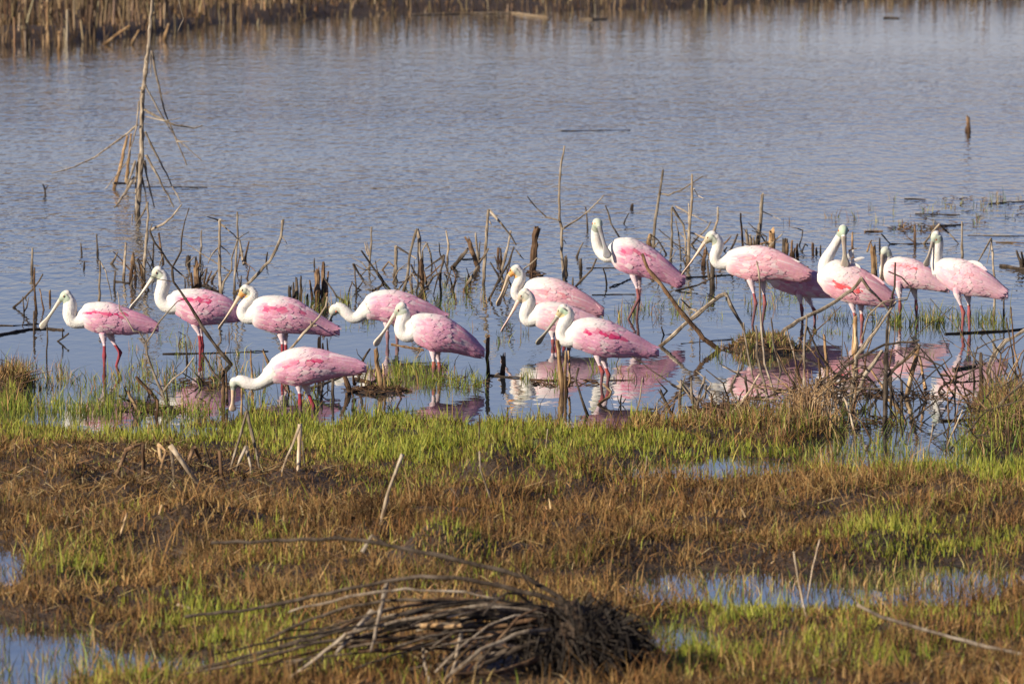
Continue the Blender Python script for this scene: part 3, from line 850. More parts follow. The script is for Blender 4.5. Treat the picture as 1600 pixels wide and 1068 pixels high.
stick('stalk', 'short dark twig in open water left of the tallest spoonbill head', '918,356 917,340 915,323.6', 1.5, 'd', group=G4)
stick('stalk', 'small grey stick leaning right between the sapling and the tallest spoonbill', '901,402 906,388 911,379', 1.8, 'g', group=G4)
stick('stump', 'short dark stub left of the tallest spoonbill breast', '907.7,424 907,403', 2.5, 'd', group=G4)
stick('branch', 'dark stick leaning right up to the tallest spoonbill neck', '899,448 912,434 924.6,421.5 932,404', 1.9, 'd', group=G4)
stick('stalk', 'small pale stub in the water left of the leaning stick', '895,444 895,433', 1.7, 'g', group=G4)
stick('branch', 'dark hooked twig below the tallest spoonbill breast', '948,444 946,430 942,418', 1.5, 'd', group=G4)
stick('log', 'thin straight stick afloat behind the tallest spoonbill', '916,419 940,418.6 966,419', 1.5, 'd', group=G9)
stick('branch', 'crooked twig rising behind the tallest spoonbill back', '968,371 955,350 945.7,321', 1.6, 'g', group=G5)
stick('stalk', 'short stray twig in open water above the tallest spoonbill back', '975,349 982.6,333', 1.4, 'd', group=G5)
stick('log', 'dark stick under the tallest spoonbill belly', '953,449 968,444 985,436', 2.0, 'd', group=G9)
stick('log', 'thin long stick afloat left of the tallest spoonbill feet', '925,461 958,460 992,460', 1.3, 'd', group=G9)
# --- behind bird 10/11
stick('branch', 'tall pale snag with one raised side arm, right of the tallest spoonbill', '1020.6,391 1023.7,342.7 1030,305.6 1036,265.5', 2.6, 'g', br=[('1032,302.5 1045,304.6 1064,297.4 1099,274.7', 1.5), ('1022,386 1027,380 1035,378', 1.4)], group=G5)
stick('stump', 'tan stump at the foot of the tall pale snag', '1014,384 1015,370', 4.2, 't', group=G5)
stick('stalk', 'tall bleached cane with a hanging twig, next right of the tall pale snag', '1075,414 1078,349 1081.4,310 1081.4,272.7', 2.6, 'p', br=[('1077,349 1076,318', 1.6), ('1084,295 1090.7,305.6 1101,311', .8)], group=G5)
stick('branch', 'snapped cane folded at its peak in front of the bleached cane', '1048,410 1049.5,373.6 1049.5,323', 2.2, 'g', br=[('1050,323.5 1068,351 1071,373.6 1072,413', 1.9), ('1055,322 1078,334.5 1107,348', 1.4), ('1064,407 1062,382 1055.6,340.7', 1.5)], group=G5)
stick('branch', 'thin twig crossing the folded cane down to the right', '1073,393 1053.6,380 1029,358', 1.1, 'd', group=G5)
stick('branch', 'grey stick leaning right above the long thin bill', '1080,383 1097,365 1111,346', 1.8, 'g', group=G5)
stick('stalk', 'pale stub with a kink above the leaning spoonbill head', '1116,360 1121.6,343 1121.6,323', 2.0, 'p', group=G5)
stick('branch', 'bright bleached stick touching the leaning spoonbill face', '1101,372 1085,365 1072,360', 1.9, 'p', by=412, base=False, group=G5)
stick('branch', 'pale crossing stick behind the long thin bill', '1099,403 1082,386 1060,363', 1.5, 'g', group=G5)
stick('stump', 'brown stub behind the long thin bill', '1099,416 1102,390', 3.0, 'b', group=G5)
stick('stump', 'twin dark stumps under the leaning spoonbill neck', '1113,450 1113,411', 4.2, 'd', br=[('1108,437 1105,406.6', 2.4)], group=G5)
stick('stalk', 'two short grey sticks leaning right behind the leaning spoonbill neck', '1140,393 1147,380 1152.5,366', 1.9, 'd', br=[('1126,401 1136,386', 1.8)], group=G5)
stick('stalk', 'straight brown post behind the leaning spoonbill shoulder', '1160.7,386 1159,360 1157.6,333.5', 2.0, 'b', group=G5)
stick('stump', 'pale stub beside a dark one behind the leaning spoonbill back', '1169,388 1166,359', 2.8, 'g', br=[('1174,388 1172,366', 2.6)], group=G5)
stick('stalk', 'tall grey snag with a thick dark foot behind the leaning spoonbill back', '1184,384 1189.6,332 1191.6,302.5', 3.2, 'g', br=[('1183,388 1184,370 1186,350', 4.0), ('1191,330 1206,337 1220.5,344', 1.0), ('1178,384 1177,371', 2.6)], group=G5)
stick('stump', 'thick tan stump with a stick leaning on it', '1206,392 1206,359', 5.2, 't', br=[('1188.5,381 1210,376 1220.5,367.5', 1.8)], group=G5)
stick('stump', 'blackened ragged stump right of the thick tan one', '1225.6,402 1226.7,371.6', 4.8, 'd', group=G5)
stick('stump', 'ragged row of brown shards right of the blackened stump', '1230,404 1230,378', 2.6, 'b', br=[('1237,405 1237.5,376', 2.8), ('1246,404 1246,381', 2.8), ('1241,404 1241.5,388', 2.2)], group=G5)
stick('branch', 'thin hooked twig above the ragged shards', '1249,383 1253,371 1254.5,359', 1.2, 'd', br=[('1254.5,360 1246,357 1236,355', .9)], group=G5)
stick('stump', 'cluster of low brown stubs left of the preening spoonbill head', '1270,394 1270,379', 2.2, 'b', br=[('1276,394 1276,387', 2.2)], group=G5)
stick('stump', 'tiny dark stub just left of the preening spoonbill head', '1282,394 1282,384', 1.4, 'd', group=G5)
stick('log', 'dark log afloat behind the long thin bill', '1072,434 1105,432 1148,429', 2.4, 'd', group=G9)
stick('branch', 'dark stick lying against the twin dark stumps', '1056,454 1088.6,446 1112,434', 2.0, 'd', group=G5)
stick('branch', 'brown twig curving behind the preening spoonbill head', '1253,393 1258,381 1262,384', 1.6, 'd', group=G5)
# --- right side behind birds 13-15
stick('stump', 'tall split tan stump left of the red blotched spoonbill', '1366,436 1365,410 1364,384', 4.0, 't', br=[('1369,436 1368.5,399', 2.6), ('1355,393 1359,380 1362,375', 1.6)], group=G5)
stick('stalk', 'short dark post above the split tan stump', '1374.6,389 1374.6,371.5', 1.7, 'd', group=G5)
stick('stalk', 'upright stalk right behind the preening spoonbill head', '1332,393 1332,362.5', 1.9, 'b', br=[('1326,392 1334,388 1338,389', 1.6)], group=G5)
stick('stalk', 'straight brown post between the two rightmost spoonbill heads', '1430,383 1429,350', 2.3, 'b', br=[('1429.5,379.5 1415,368', 1.3)], group=G5)
stick('branch', 'folded cane like a roof above the rightmost spoonbill head', '1443,381 1456,365 1468,350', 1.7, 'g', br=[('1468,350 1482,364 1498,381', 1.7)], group=G5)
stick('stalk', 'straight stalk right of the rightmost spoonbill neck', '1503,408 1503,346', 2.0, 'g', group=G5)
stick('branch', 'snapped stalk with its arm leaning left, behind the rightmost spoonbill tail', '1553,494 1554,434 1549,372', 2.1, 'g', br=[('1548.5,372 1540,388 1527,411', 1.7), ('1549,376 1545,398 1542,412', 1.0)], group=G5)
stick('stalk', 'dark thin stalk right of the rightmost spoonbill tail', '1568,503 1567,454', 1.6, 'd', br=[('1565.5,470 1564,452', 1.0)], group=G5)
stick('log', 'mossy dark log at the right edge', '1563,416 1580,419 1612,423', 4.2, 'd', group=G9, taper=.1)
stick('stump', 'two black stubs standing on the mossy log at the right edge', '1596,416 1589,394', 2.5, 'd', br=[('1601,416 1596,393', 2.5)], group=G5)
stick('log', 'thin dark stick afloat behind the red blotched spoonbill', '1392,381 1425,381 1456,381', 1.5, 'd', group=G9)
stick('branch', 'thin stick sloping to the water above the red blotched spoonbill head', '1391,381 1377,365', 1.2, 'd', group=G5)
stick('log', 'long dark stick afloat at the right edge above the mossy log', '1512,368 1560,369 1612,369', 1.5, 'd', group=G9)
stick('log', 'tan stick afloat at the right edge, next below the long dark one', '1556,379 1580,379 1612,380', 1.7, 't', group=G9)
stick('log', 'greenish stick afloat far out among the sedge tufts', '1413,311 1430,311 1446,312', 1.4, 'd', group=G9)
stick('log', 'long greenish stick afloat at the upper right edge', '1545,319 1570,317 1612,314', 1.7, 'd', group=G9)
stick('log', 'thin greenish stick afloat above the floating brown debris', '1430,334.5 1465,335 1500,336', 1.4, 'd', group=G9)
stick('log', 'short orange brown log afloat right of the preening spoonbill head', '1351,362.5 1365,362 1379,362', 2.6, 't', group=G9)
stick('log', 'brown stick afloat on the debris above the rightmost spoonbill head', '1470,353 1490,352 1505,351', 2.2, 'b', group=G9)
# --- far open water
stick('stake', 'lone brown stake far out in open water at the upper right', '1513.5,207 1513,195 1512.5,182', 3.4, 'b', br=[('1509.5,207 1509.5,198', 2.0)], group='stakes far out')
stick('log', 'lone thin stick afloat far out at the centre top', '877,204.5 930,204 985,203.5', 1.1, 'd', group=G9)
stick('stalk', 'little forked twig alone in open water at the far left', '71,303 70,295 67,287.5', 1.4, 'd', br=[('70.5,296 75,290', 1.2)], group=G1)
stick('log', 'thin dark stick afloat behind the leafless sapling', '203,292.5 260,292 324,293', 1.2, 'd', group=G9)
stick('stump', 'small clump of dark debris in open water above the tallest spoonbill', '987,326 988,320', 3.2, 'd', group=G5)
# --- leafless sapling at the upper left
stick('sapling', 'tall leafless sapling at the upper left with long drooping pale branches', '214.5,334 217,300 221.5,242.6 221.5,192 223,144 228.5,102 232.8,65.6 238,0 245,-70', 4.4, 'g',
      br=[('216,195 183.6,220 150,245 116,261 81,270.7', 1.7), ('225.7,171 242.6,181 270.7,195 304,200.4 317,196', 2.2), ('227,182 256.6,189 282,185', 1.1),
          ('237,79.7 245,122 256.6,172 273.5,214.5 291.7,258', 1.8), ('227,133 251,178 276,217 315.6,251', 1.3), ('276,221 296,221', 1.1), ('227,206 251,254 282,315.6', 1.7),
          ('228.5,242.6 242.6,268 272,324', 2.2), ('225.7,251 231,282 241,324', 2.0), ('211.7,251 203,278 194.8,302', 2.0), ('210,276 196,301 179.4,324', 2.6),
          ('217,158 213,200 197.6,254 164,296', 1.3), ('176.6,286 195,286.5 213,286', 2.1), ('223,144 219,136', 2), ('230,98 227,92', 1.4),
          ('243,-60 262,-30 279,0 287,30 277.5,50', 1.3), ('221,275 227,300 229,322', 1.5), ('218,240 212,280 213,326', 2.0), ('235,85 236,120', 1.0)], taper=.5, group=G1)
stick('stalk', 'pair of orange tan stems leaning together left of the leafless sapling', '178,294 186.4,268 199,211.7', 3.0, 't', br=[('197.6,286 201,250 204.7,209', 2.8)], group=G1)

# --- near shallows, mid frame
stick('stump', 'pale tan stub pair behind the dipping spoonbill back', '498,556 499,526', 3.0, 't', br=[('505,556 504,536', 2.2), ('513,553 511,528', 1.6)], group=G7, by=572)
stick('stump', 'tall brown stake with peeling bark right of the dipping spoonbill tail', '597,612 592,580 587,546', 4.2, 't', br=[('603,612 600,585 598,568', 2.6)], group=G7)
stick('branch', 'forked dark twig right above the dipping spoonbill tail', '567,562 572,554 578,545', 2.2, 'd', br=[('566,561 559,553 557,545', .9)], group=G7, by=600)
stick('stump', 'leaning brown post under the dipping spoonbill tail', '547,612 540,592 534,575', 3.8, 'b', br=[('554,600 552,585', 2.6)], group=G7)
stick('log', 'weathered forked driftwood lying behind the dipping spoonbill tail', '541,617 570,606 588,594 600,574', 3.4, 'b', group=G9)
stick('log', 'brown driftwood limb beside the weathered forked driftwood', '556,592 575,597 592,604', 3.4, 'b', group=G9)
stick('branch', 'dark low branch beneath the dipping spoonbill belly', '485,606 505,600 534,588', 2.6, 'd', by=615, base=False, group=G7)
stick('stump', 'row of three dark posts beneath the dipping spoonbill belly', '521,625 520,590', 2.6, 'd', br=[('502,630 503,598', 3.0), ('496,622 497,600', 1.8)], group=G7)
stick('branch', 'small forked twig in open shallows right of the brown stake', '627,623 620,608 628,594', 1.5, 'b', group=G7)
stick('stump', 'reddish brown upright stake left of the three overlapping spoonbills', '763,586 762,550 763,527', 3.2, 'b', group=G7)
stick('stump', 'frayed short stub right of the reddish brown stake', '785,585 787,566 784,552', 3.6, 'b', br=[('789,572 789,551', 1.6)], group=G7)
stick('log', 'dark debris afloat at the foot of the frayed stub', '767,587 790,589 818,591', 2.6, 'd', group=G9)
stick('log', 'reddish stick afloat behind the tall brown stake', '828,593 850,594 873,594', 2.0, 'b', group=G9)
stick('stake', 'tall split brown stake below the green crowned spoonbill neck', '878,612 876,580 874,560 871,532', 3.6, 't', br=[('885,612 883,585 884,548', 3.0), ('889,604 890,570 888,548', 2.2)], group=G7)
stick('branch', 'dark bent stick right of the tall split stake', '918,648 908,620 899,594 904,574', 2.4, 'd', group=G7)
stick('branch', 'golden brown hooked stick at the green crowned spoonbill feet', '935,632 952,620 955,612 942,599', 2.4, 't', group=G7)
stick('stalk', 'thin pale straw standing right of the green crowned spoonbill feet', '996,642 1004,590', 1.1, 'p', group=G7)
stick('log', 'thin stick afloat behind the green crowned spoonbill feet', '952,594 970,594 988,594', 1.3, 'b', group=G9)
stick('branch', 'twiggy dark debris in the shallows before the green crowned spoonbill', '970,632 971,617', 1.3, 'd', br=[('968,630 965,618', 1.0), ('973,630 978,622', 1.0)], group=G7)
stick('log', 'thin plank afloat between the bowed spoonbill and the pale billed one', '612,538 640,543 662,547', 2.2, 't', group=G9)

# --- crossing sticks right of centre
stick('branch', 'long knobbed stick leaning left across the tallest spoonbill tail', '1123.6,547 1099,528.6 1082,508 1068,491.5 1049.4,466.8 1033,444 1012,420 1004,397', 4.0, 'b', group=G6, taper=.35, br=[('1078,504 1093.7,516 1093.7,557', 1.5)])
stick('branch', 'thick crooked branch arching over, its orange tan end down at the sedge mound', '1031,541 1057.7,518 1078,499.7 1101,481 1123.6,462.7 1134,458.5', 3.0, 'g', br=[('1134,458.5 1142,477 1152.4,495.6 1163,516', 4.0), ('1089,486 1078,481 1064,467', 2.0), ('1118,466 1110,462 1104,458', 1.3)], group=G6, taper=.0)
stick('branch', 'small forked twig left of the crossing sticks', '1049,522 1038,524.5 1033,510', 1.5, 'd', group=G6)
stick('log', 'thin straight stick afloat between the crossing sticks and the sedge mound', '1064,537 1105,533 1146,530', 1.4, 'd', group=G9)
stick('stalk', 'thin grey stem in front of the sedge mound, leftmost of four', '1185,618 1175,584 1166.8,539 1161.7,504', 1.8, 'g', group=G6)
stick('stalk', 'blunt grey stem in front of the sedge mound, second of four', '1202,640 1195.7,605 1183,555 1181,508', 2.4, 'g', group=G6)
stick('stalk', 'tall thin stem crossing the leaning spoonbill breast', '1212,622 1194.6,567.7 1189.5,510 1187,442 1182.5,408', 1.8, 'g', group=G6)
stick('stalk', 'slanting thin stem in front of the sedge mound, rightmost of four', '1220,580 1214,555 1208,532.7 1206,502', 1.5, 'g', group=G6)
stick('branch', 'pale bleached stick leaning right on the near bank', '1134,660 1160.7,625 1187.4,584', 2.6, 'p', group=G6)
stick('stump', 'weathered grey knuckle of driftwood at the bank', '1088.6,630 1075,610 1062,594.5', 4.2, 'g', br=[('1062,630 1063,610 1064,594.5', 3.2), ('1062,603 1055,604 1048,600', 2.2)], group=G6)
stick('stump', 'upright split grey stick right of the driftwood knuckle', '1088.6,640 1094,614 1101,588', 2.4, 'g', br=[('1082,630 1080,590', 2.4), ('1101,622 1103,600', 2.0)], group=G6)
stick('stump', 'dark forked snag left of the driftwood knuckle', '1051.5,650 1040,628 1031,609', 2.5, 'd', br=[('1043,635 1030,624', 1.8), ('1050,645 1057,612', 1.6)], group=G6)
stick('log', 'dark log lying at the bank beside the driftwood', '1093,643 1115,637 1138,631', 3.8, 'd', group=G9)
stick('stump', 'short dark post behind the pale bleached stick', '1168,623 1165,587', 2.2, 'd', group=G6)
stick('branch', 'dark low branch across the foot of the thin grey stems', '1166,622 1200,620 1225,610 1239,605', 2.4, 'd', group=G6)

# --- dead thicket at the right
stick('branch', 'long grey branch rising right to a broken elbow before the preening spoonbill', '1213.7,529 1227,514 1247,500.7 1281,485 1308,469 1330.6,453.5 1346,434', 3.4, 'g', br=[('1346,434 1357.5,451 1378,471.5 1396,492', 2.6), ('1331,454 1338,462', 1.3)], group=G6, taper=.2)
stick('branch', 'upright knobbed twig rising before the red blotched spoonbill', '1386,520 1390,483 1398,448 1399,410', 2.1, 'd', br=[('1388,424 1409,433 1424,449.4 1417,468 1397,472 1380,474', 1.3)], group=G6, by=600)
stick('branch', 'pair of long thin grey branches leaning right through the thicket', '1330,620 1337,557 1351,543 1375.5,507 1400,471.5', 2.5, 'g', br=[('1338,556 1360,525 1380,492', 2.0), ('1346,530 1357.5,491.7 1380,471.5 1418,465', 1.6)], group=G6)
stick('branch', 'thin looped branch hanging in the middle of the thicket', '1383,600 1387,541 1391,510 1387,496', 2.0, 'g', group=G6)
stick('branch', 'long dark branch sweeping low across the thicket', '1290,606 1319,572.6 1346,557 1382,538 1420,534 1436,532', 2.5, 'd', group=G6)
stick('branch', 'dark curved branch dipping from the sedge mound into the thicket', '1355,588 1324,590.6 1303.6,584 1279,552 1261,510', 2.2, 'd', group=G6, by=615)
stick('stump', 'dark upright post in the middle of the thicket, mossy at its foot', '1382,668 1384.5,593 1384.5,548', 3.8, 'd', group=G6)
stick('branch', 'thick grey limb leaning right against the dark post', '1330.6,640 1337,620 1351,586 1366.5,566 1379,547', 3.5, 'g', group=G6)
stick('branch', 'dark limb rising right from the dark post', '1386,588 1403,570 1420,554.6 1434,540', 2.6, 'd', group=G6, by=655, base=False)
stick('stake', 'straight tan stake under the preening spoonbill', '1337,560 1337,525 1337,494', 3.6, 't', br=[('1332,556 1333,505', 1.6)], group=G6)
stick('stump', 'thin tan post standing in the reflection of the preening spoonbill', '1294.6,594 1291,560 1288,523', 2.4, 't', group=G6)
stick('stalk', 'brown post just left of the thin tan one', '1283,603 1281,580 1279,559', 2.4, 'b', group=G6)
stick('stalk', 'tall grey stem in front of the sedge mound reaching the long grey branch', '1257.5,660 1256.4,597 1256.4,541 1261,492', 2.2, 'g', group=G6)
stick('stalk', 'grey leaning stem left of the tall grey one', '1245,576 1240.7,552 1229.4,514', 2.0, 'g', group=G6)
stick('branch', 'thin curved stem bending down to the bank clump', '1245,604 1225,579 1209,541 1204.7,496', 1.6, 'd', group=G6)
stick('branch', 'orange brown curved root below the thicket', '1407,641 1382,617.5 1378,602 1360,576', 2.6, 't', br=[('1360,576 1345,574 1330,580', 1.8)], group=G6)
stick('branch', 'dark level branch lying across the thicket foot', '1279,605 1330,606 1384,607', 2.2, 'd', group=G6, by=640, base=False)
stick('branch', 'pale slanting stick at the right side of the bank clump', '1299,640 1284,616 1270,597', 2.0, 'p', group=G6)
stick('branch', 'pale slanting stick standing in the grass below the thicket', '1337,680 1328,646 1319,620', 2.3, 'p', group=G6)
stick('branch', 'thin twigs crossing low in the thicket', '1292,648 1310,625 1345,610', 1.5, 'g', br=[('1315,622 1335,640 1345,655', 1.2), ('1300,600 1322,612 1340,628', 1.4)], group=G6)
stick('stake', 'broken tan stake with a leaning prop right of the thicket', '1416.5,618 1426,577 1436,538', 3.8, 't', br=[('1446,608 1441,580 1436.5,556', 2.6), ('1436,541 1421,558 1404,572 1388,585', 1.6)], group=G6)
stick('stump', 'short dark post left of the broken tan stake', '1409,637 1409,594', 2.6, 'd', group=G6)
stick('stump', 'thin dark post by the dark mossy post', '1392,642 1392,586.6', 2.2, 'd', group=G6)
stick('stump', 'dark brown upright post in the rightmost spoonbill reflection', '1533,622 1533,585 1533,552.5', 3.4, 'd', group=G6)
stick('log', 'short round grey log afloat in the rightmost spoonbill reflection', '1489.5,578 1505,576 1523,573', 4.4, 'g', group=G9, taper=.05)
stick('branch', 'dark thin stick leaning right across the round grey log', '1470,605 1500,588 1541,567', 1.9, 'd', br=[('1470,605 1506.6,642.6 1526,648', 1.5)], group=G6, by=612)
stick('log', 'dark log afloat at the rightmost spoonbill feet', '1477,522 1520,520 1565,518 1615,513', 3.0, 'd', group=G9)
stick('log', 'dark log afloat left of the right edge reeds', '1470,658 1505,656 1545,653', 2.8, 'd', group=G9)
stick('log', 'thin dark stick afloat by the round grey log', '1470,586 1485,587 1502,588', 1.8, 'd', group=G9)
stick('log', 'straight dark stick afloat below the round grey log', '1474,598 1505,597 1530,595', 2.0, 'd', group=G9)
stick('branch', 'grey bough arching in from the right edge', '1543,579 1550,557 1572,533 1600,516 1625,505', 2.8, 'g', br=[('1552,553 1570,530 1580,527', 1.5), ('1526,545 1545,535 1567,528', 1.5)], group=G6)
stick('branch', 'dark grey bough leaning right into the right edge reeds', '1516,692 1550,645 1575,618 1600,596 1620,580', 3.0, 'd', br=[('1528.5,676 1512,672 1497,667', 2.0), ('1528.5,648 1531,635 1548,611', 2.0), ('1520,690 1510,694 1503,698', 1.8)], group=G6)
stick('stalk', 'tall thin stem at the right edge, left of two', '1587,585 1580,540 1572,496', 1.5, 'd', group=G6)
stick('stalk', 'tall thin stem at the right edge, right of two', '1599,608 1584.5,545 1579.6,479.5', 1.6, 'b', group=G6)
stick('branch', 'dark stick leaning right in the right edge reeds', '1565,696 1580,674 1600,650', 2.4, 'd', group=G6)
stick('stalk', 'pale thin reed leaning right in the grass below the round grey log', '1480,698 1492,668 1504,640', 1.3, 'p', group=G6)
stick('stalk', 'pale thin reed standing left of the leaning one', '1450.6,705 1455,682 1458,662', 1.2, 'p', group=G6)
stick('branch', 'thin crossing twigs left of the right edge reeds', '1540,600 1555,560 1560,548', 1.5, 'g', br=[('1549,640 1560,600 1570,585', 1.5), ('1560,650 1570,600 1590,560', 1.6)], group=G6)

# --- bent reeds and stalks on the near bank
stick('reed', 'dark brown cane bent into an elbow, leftmost of the bent reeds', '180,748 190,722 199,701', 2.8, 'b', br=[('197,703 210,697 222,692.5', 3.6)], group=G8, taper=.1)
stick('reed', 'dark brown upright cane right of the elbow cane', '224,746 224,693', 3.2, 'b', group=G8, taper=.1)
stick('reed', 'pale cane folded over in a narrow peak', '268,744 251,715 247.5,694', 3.0, 't', br=[('259,704 254,722 249,746', 2.6), ('247.5,694 254,699 259,704', 2.6)], group=G8, taper=.1)
stick('reed', 'bright bleached cane lying slantwise down to the right', '312,758 290,728 266,696', 4.0, 'p', br=[('267,698 270,722 272,751', 3.2)], group=G8, taper=.1)
stick('reed', 'dark brown cane folded in a tent shape', '290.6,737 296,717 303,699', 3.2, 'b', br=[('304,698 311,714 317,732', 3.2)], group=G8, taper=.1)
stick('reed', 'thin dark stalk leaning left behind the tent shaped cane', '330,728 324,708 318.7,690.6', 1.8, 'd', group=G8)
stick('reed', 'short stout dark reed right of the thin dark stalk', '347,748 343,702', 3.4, 'b', group=G8, taper=.1)
stick('reed', 'grey tan cane folded in a low arch', '369,737 376,716 384,698', 3.0, 'g', br=[('384,698 389,715 392,743', 3.0)], group=G8, taper=.1)
stick('reed', 'tall pale cane leaning left with a taller mate meeting at the top', '360,734 374,685 386,642', 2.4, 'g', br=[('386,642 401,707 409,748', 3.0)], group=G8, taper=.2)
stick('reed', 'thin pale reed standing before the dipping spoonbill neck', '377,668 377.5,640 377.5,606.6', 1.8, 't', group=G8)
stick('reed', 'tall pale cane peak below the dipping spoonbill legs', '465,760 467,710 469,662.5', 3.2, 'p', br=[('469,663 455,700 442.5,730 437,751', 2.2)], group=G8, taper=.15)
stick('reed', 'dark thin stalk right of the tall pale peak', '480,756 476,725 472.5,689', 1.7, 'd', group=G8)
stick('reed', 'rusty straw stalk with a dark arm fallen to the right', '238,842 246,814 253,789', 2.2, 't', br=[('254,789 285,799 321,809', 1.9)], group=G8, taper=.2)
stick('reed', 'rusty straw stalk leaning right over the brown mat', '184,853 191,826 199,801', 2.2, 't', group=G8, taper=.2)
stick('reed', 'short brown reed stub at the left edge of the bank', '26,724 22.5,694', 2.6, 'b', group=G8)
stick('reed', 'brown root lying with a raised knuckle at the left bank', '137,758 160,752 173,748', 3.2, 'b', br=[('173,748 181,751 188,757', 3.0)], group=G8, base=False, by=765)
stick('reed', 'long pale straw leaning right on the middle of the bank', '592,830 607,767.5 629,709', 3.0, 'p', group=G8, taper=.15)
stick('reed', 'crooked pale twig in the green grass at mid frame', '770,788 751,734 749,704', 1.8, 'g', group=G8)
stick('reed', 'dark cane folded like a low roof at mid frame', '672.5,788 704,762', 2.4, 'd', br=[('705,762 725,792', 1.8)], group=G8)
stick('reed', 'short brown stalk leaning right on the brown bank', '920,803 931,760', 2.5, 'b', group=G8)
stick('reed', 'dark upright twig at the shore below the pale billed spoonbill', '749,698 749,647', 1.8, 'd', group=G8)
stick('reed', 'thin pale straw at the shore below the tall split stake', '852.5,713 856,670', 1.6, 'p', group=G8)
stick('reed', 'thin brown twig at the shore right of the dark upright twig', '793,655 793,636', 1.6, 'b', group=G8)
stick('reed', 'pale straw leaning right at the near pool', '1262,975 1248,910 1240,861', 1.5, 'p', group=G8)
stick('reed', 'tall pale straw beside another at the near pool', '1262,935 1270,885 1281,842', 1.4, 'p', group=G8)
stick('reed', 'pale broken straw chip lying on the brown mat', '278,944 292,948 307,955', 3.0, 'p', group=G8, base=False, by=960)
stick('reed', 'long grey cane sloping in from the lower right edge', '1339,944 1375,962.5 1450,985 1525,1005.6 1600,1022.5 1680,1050', 3.0, 'g', group=G8, base=False, by=1050, taper=.0)
stick('reed', 'small upright twig pair in the right hand pool grass', '1230,760 1230,722', 1.6, 'd', br=[('1237,745 1239,722', 1.2)], group=G8)
stick('reed', 'dark twig standing in the shallow pool at mid right', '975,740 974,718', 2.2, 'd', group=G8)
stick('reed', 'pale twig standing at the pool right of the dark twig', '1008,752 1011,712', 1.5, 'p', group=G8)

# ------------------------------------------------------------------ alike thin twigs filling the tangles
def twigs(n, box, hmin, hmax, r, cols, label, lean=.7, bent=.6):
    """one dead bush of many thin crooked twigs rising from a drowned crown"""
    x0, x1, y0, y1 = box
    root = ground_pt((x0 + x1) / 2, (y0 + y1) / 2)
    e = bpy.data.objects.new('dead_bush', None)
    COL.objects.link(e); e.location = root
    tag(e, label, 'dead bush', 'dead bushes standing among the snags')
    for i in range(n):
        px, py = R.uniform(x0, x1), R.uniform(y0, y1)
        h = R.uniform(hmin, hmax)
        sx = R.gauss(0, lean) * h
        mx, my = px + sx * .5 + R.gauss(0, .06) * h, py - h * R.uniform(.45, .6)
        path = [(px, py), (mx, my)]
        if R.random() < bent:
            q = R.uniform(-1, 1)
            path.append((mx + q * h * .6, my - h * R.uniform(-.25, .45)))
        else:
            path.append((px + sx, py - h))
        D = depth_at(py)
        V, F = [], []
        rr = r * R.uniform(.7, 1.2)
        tube(V, F, smooth_path(build_poly(path, D, rr, .5, True, R.uniform(0, 6.28), side_amp=.06), .05, .0025), 6, jag=.002)
        c = BARK[R.choice(cols)]
        tw = link('twig', make_mesh('twig', [v - root for v in V], F, c), e)
        if R.random() < .5:
            V, F = [], []
            pb = [(mx, my), (mx + R.gauss(0, .4) * h, my - R.uniform(.1, .4) * h)]
            tube(V, F, smooth_path(build_poly(pb, D, rr * .6, .5, False, R.uniform(0, 6.28), side_amp=.06), .05, .002), 5, jag=.001)
            link('side_twig', make_mesh('side_twig', [v - root for v in V], F, c), tw)
twigs(56, (1235, 1475, 575, 690), 30, 130, 1.4, 'ddkb', 'dark dead thicket of crooked twigs in front of the preening spoonbill reflection')
twigs(42, (1480, 1615, 590, 712), 40, 135, 1.5, 'ddkb', 'dead bush of crooked twigs at the right edge of the bank')
twigs(22, (1040, 1240, 600, 655), 20, 60, 1.4, 'ddg', 'low dead brush on the bank beside the driftwood knuckle', lean=.9)
twigs(26, (540, 830, 430, 468), 18, 48, 1.4, 'dbg', 'scatter of short dead twigs behind the bowed spoonbill and the orange faced one')
twigs(22, (190, 400, 420, 455), 15, 45, 1.3, 'dbg', 'scatter of short dead twigs behind the second and third spoonbills')
twigs(24, (1020, 1260, 385, 440), 18, 50, 1.4, 'dbg', 'scatter of short dead twigs behind the leaning spoonbill')
twigs(12, (170, 330, 600, 645), 15, 45, 1.4, 'dbb', 'low drowned brush in the shallows below the far-left spoonbill', lean=1.0)
twigs(12, (440, 620, 590, 625), 12, 30, 1.4, 'dbb', 'low drowned brush behind the dipping spoonbill legs and tail', lean=1.0)

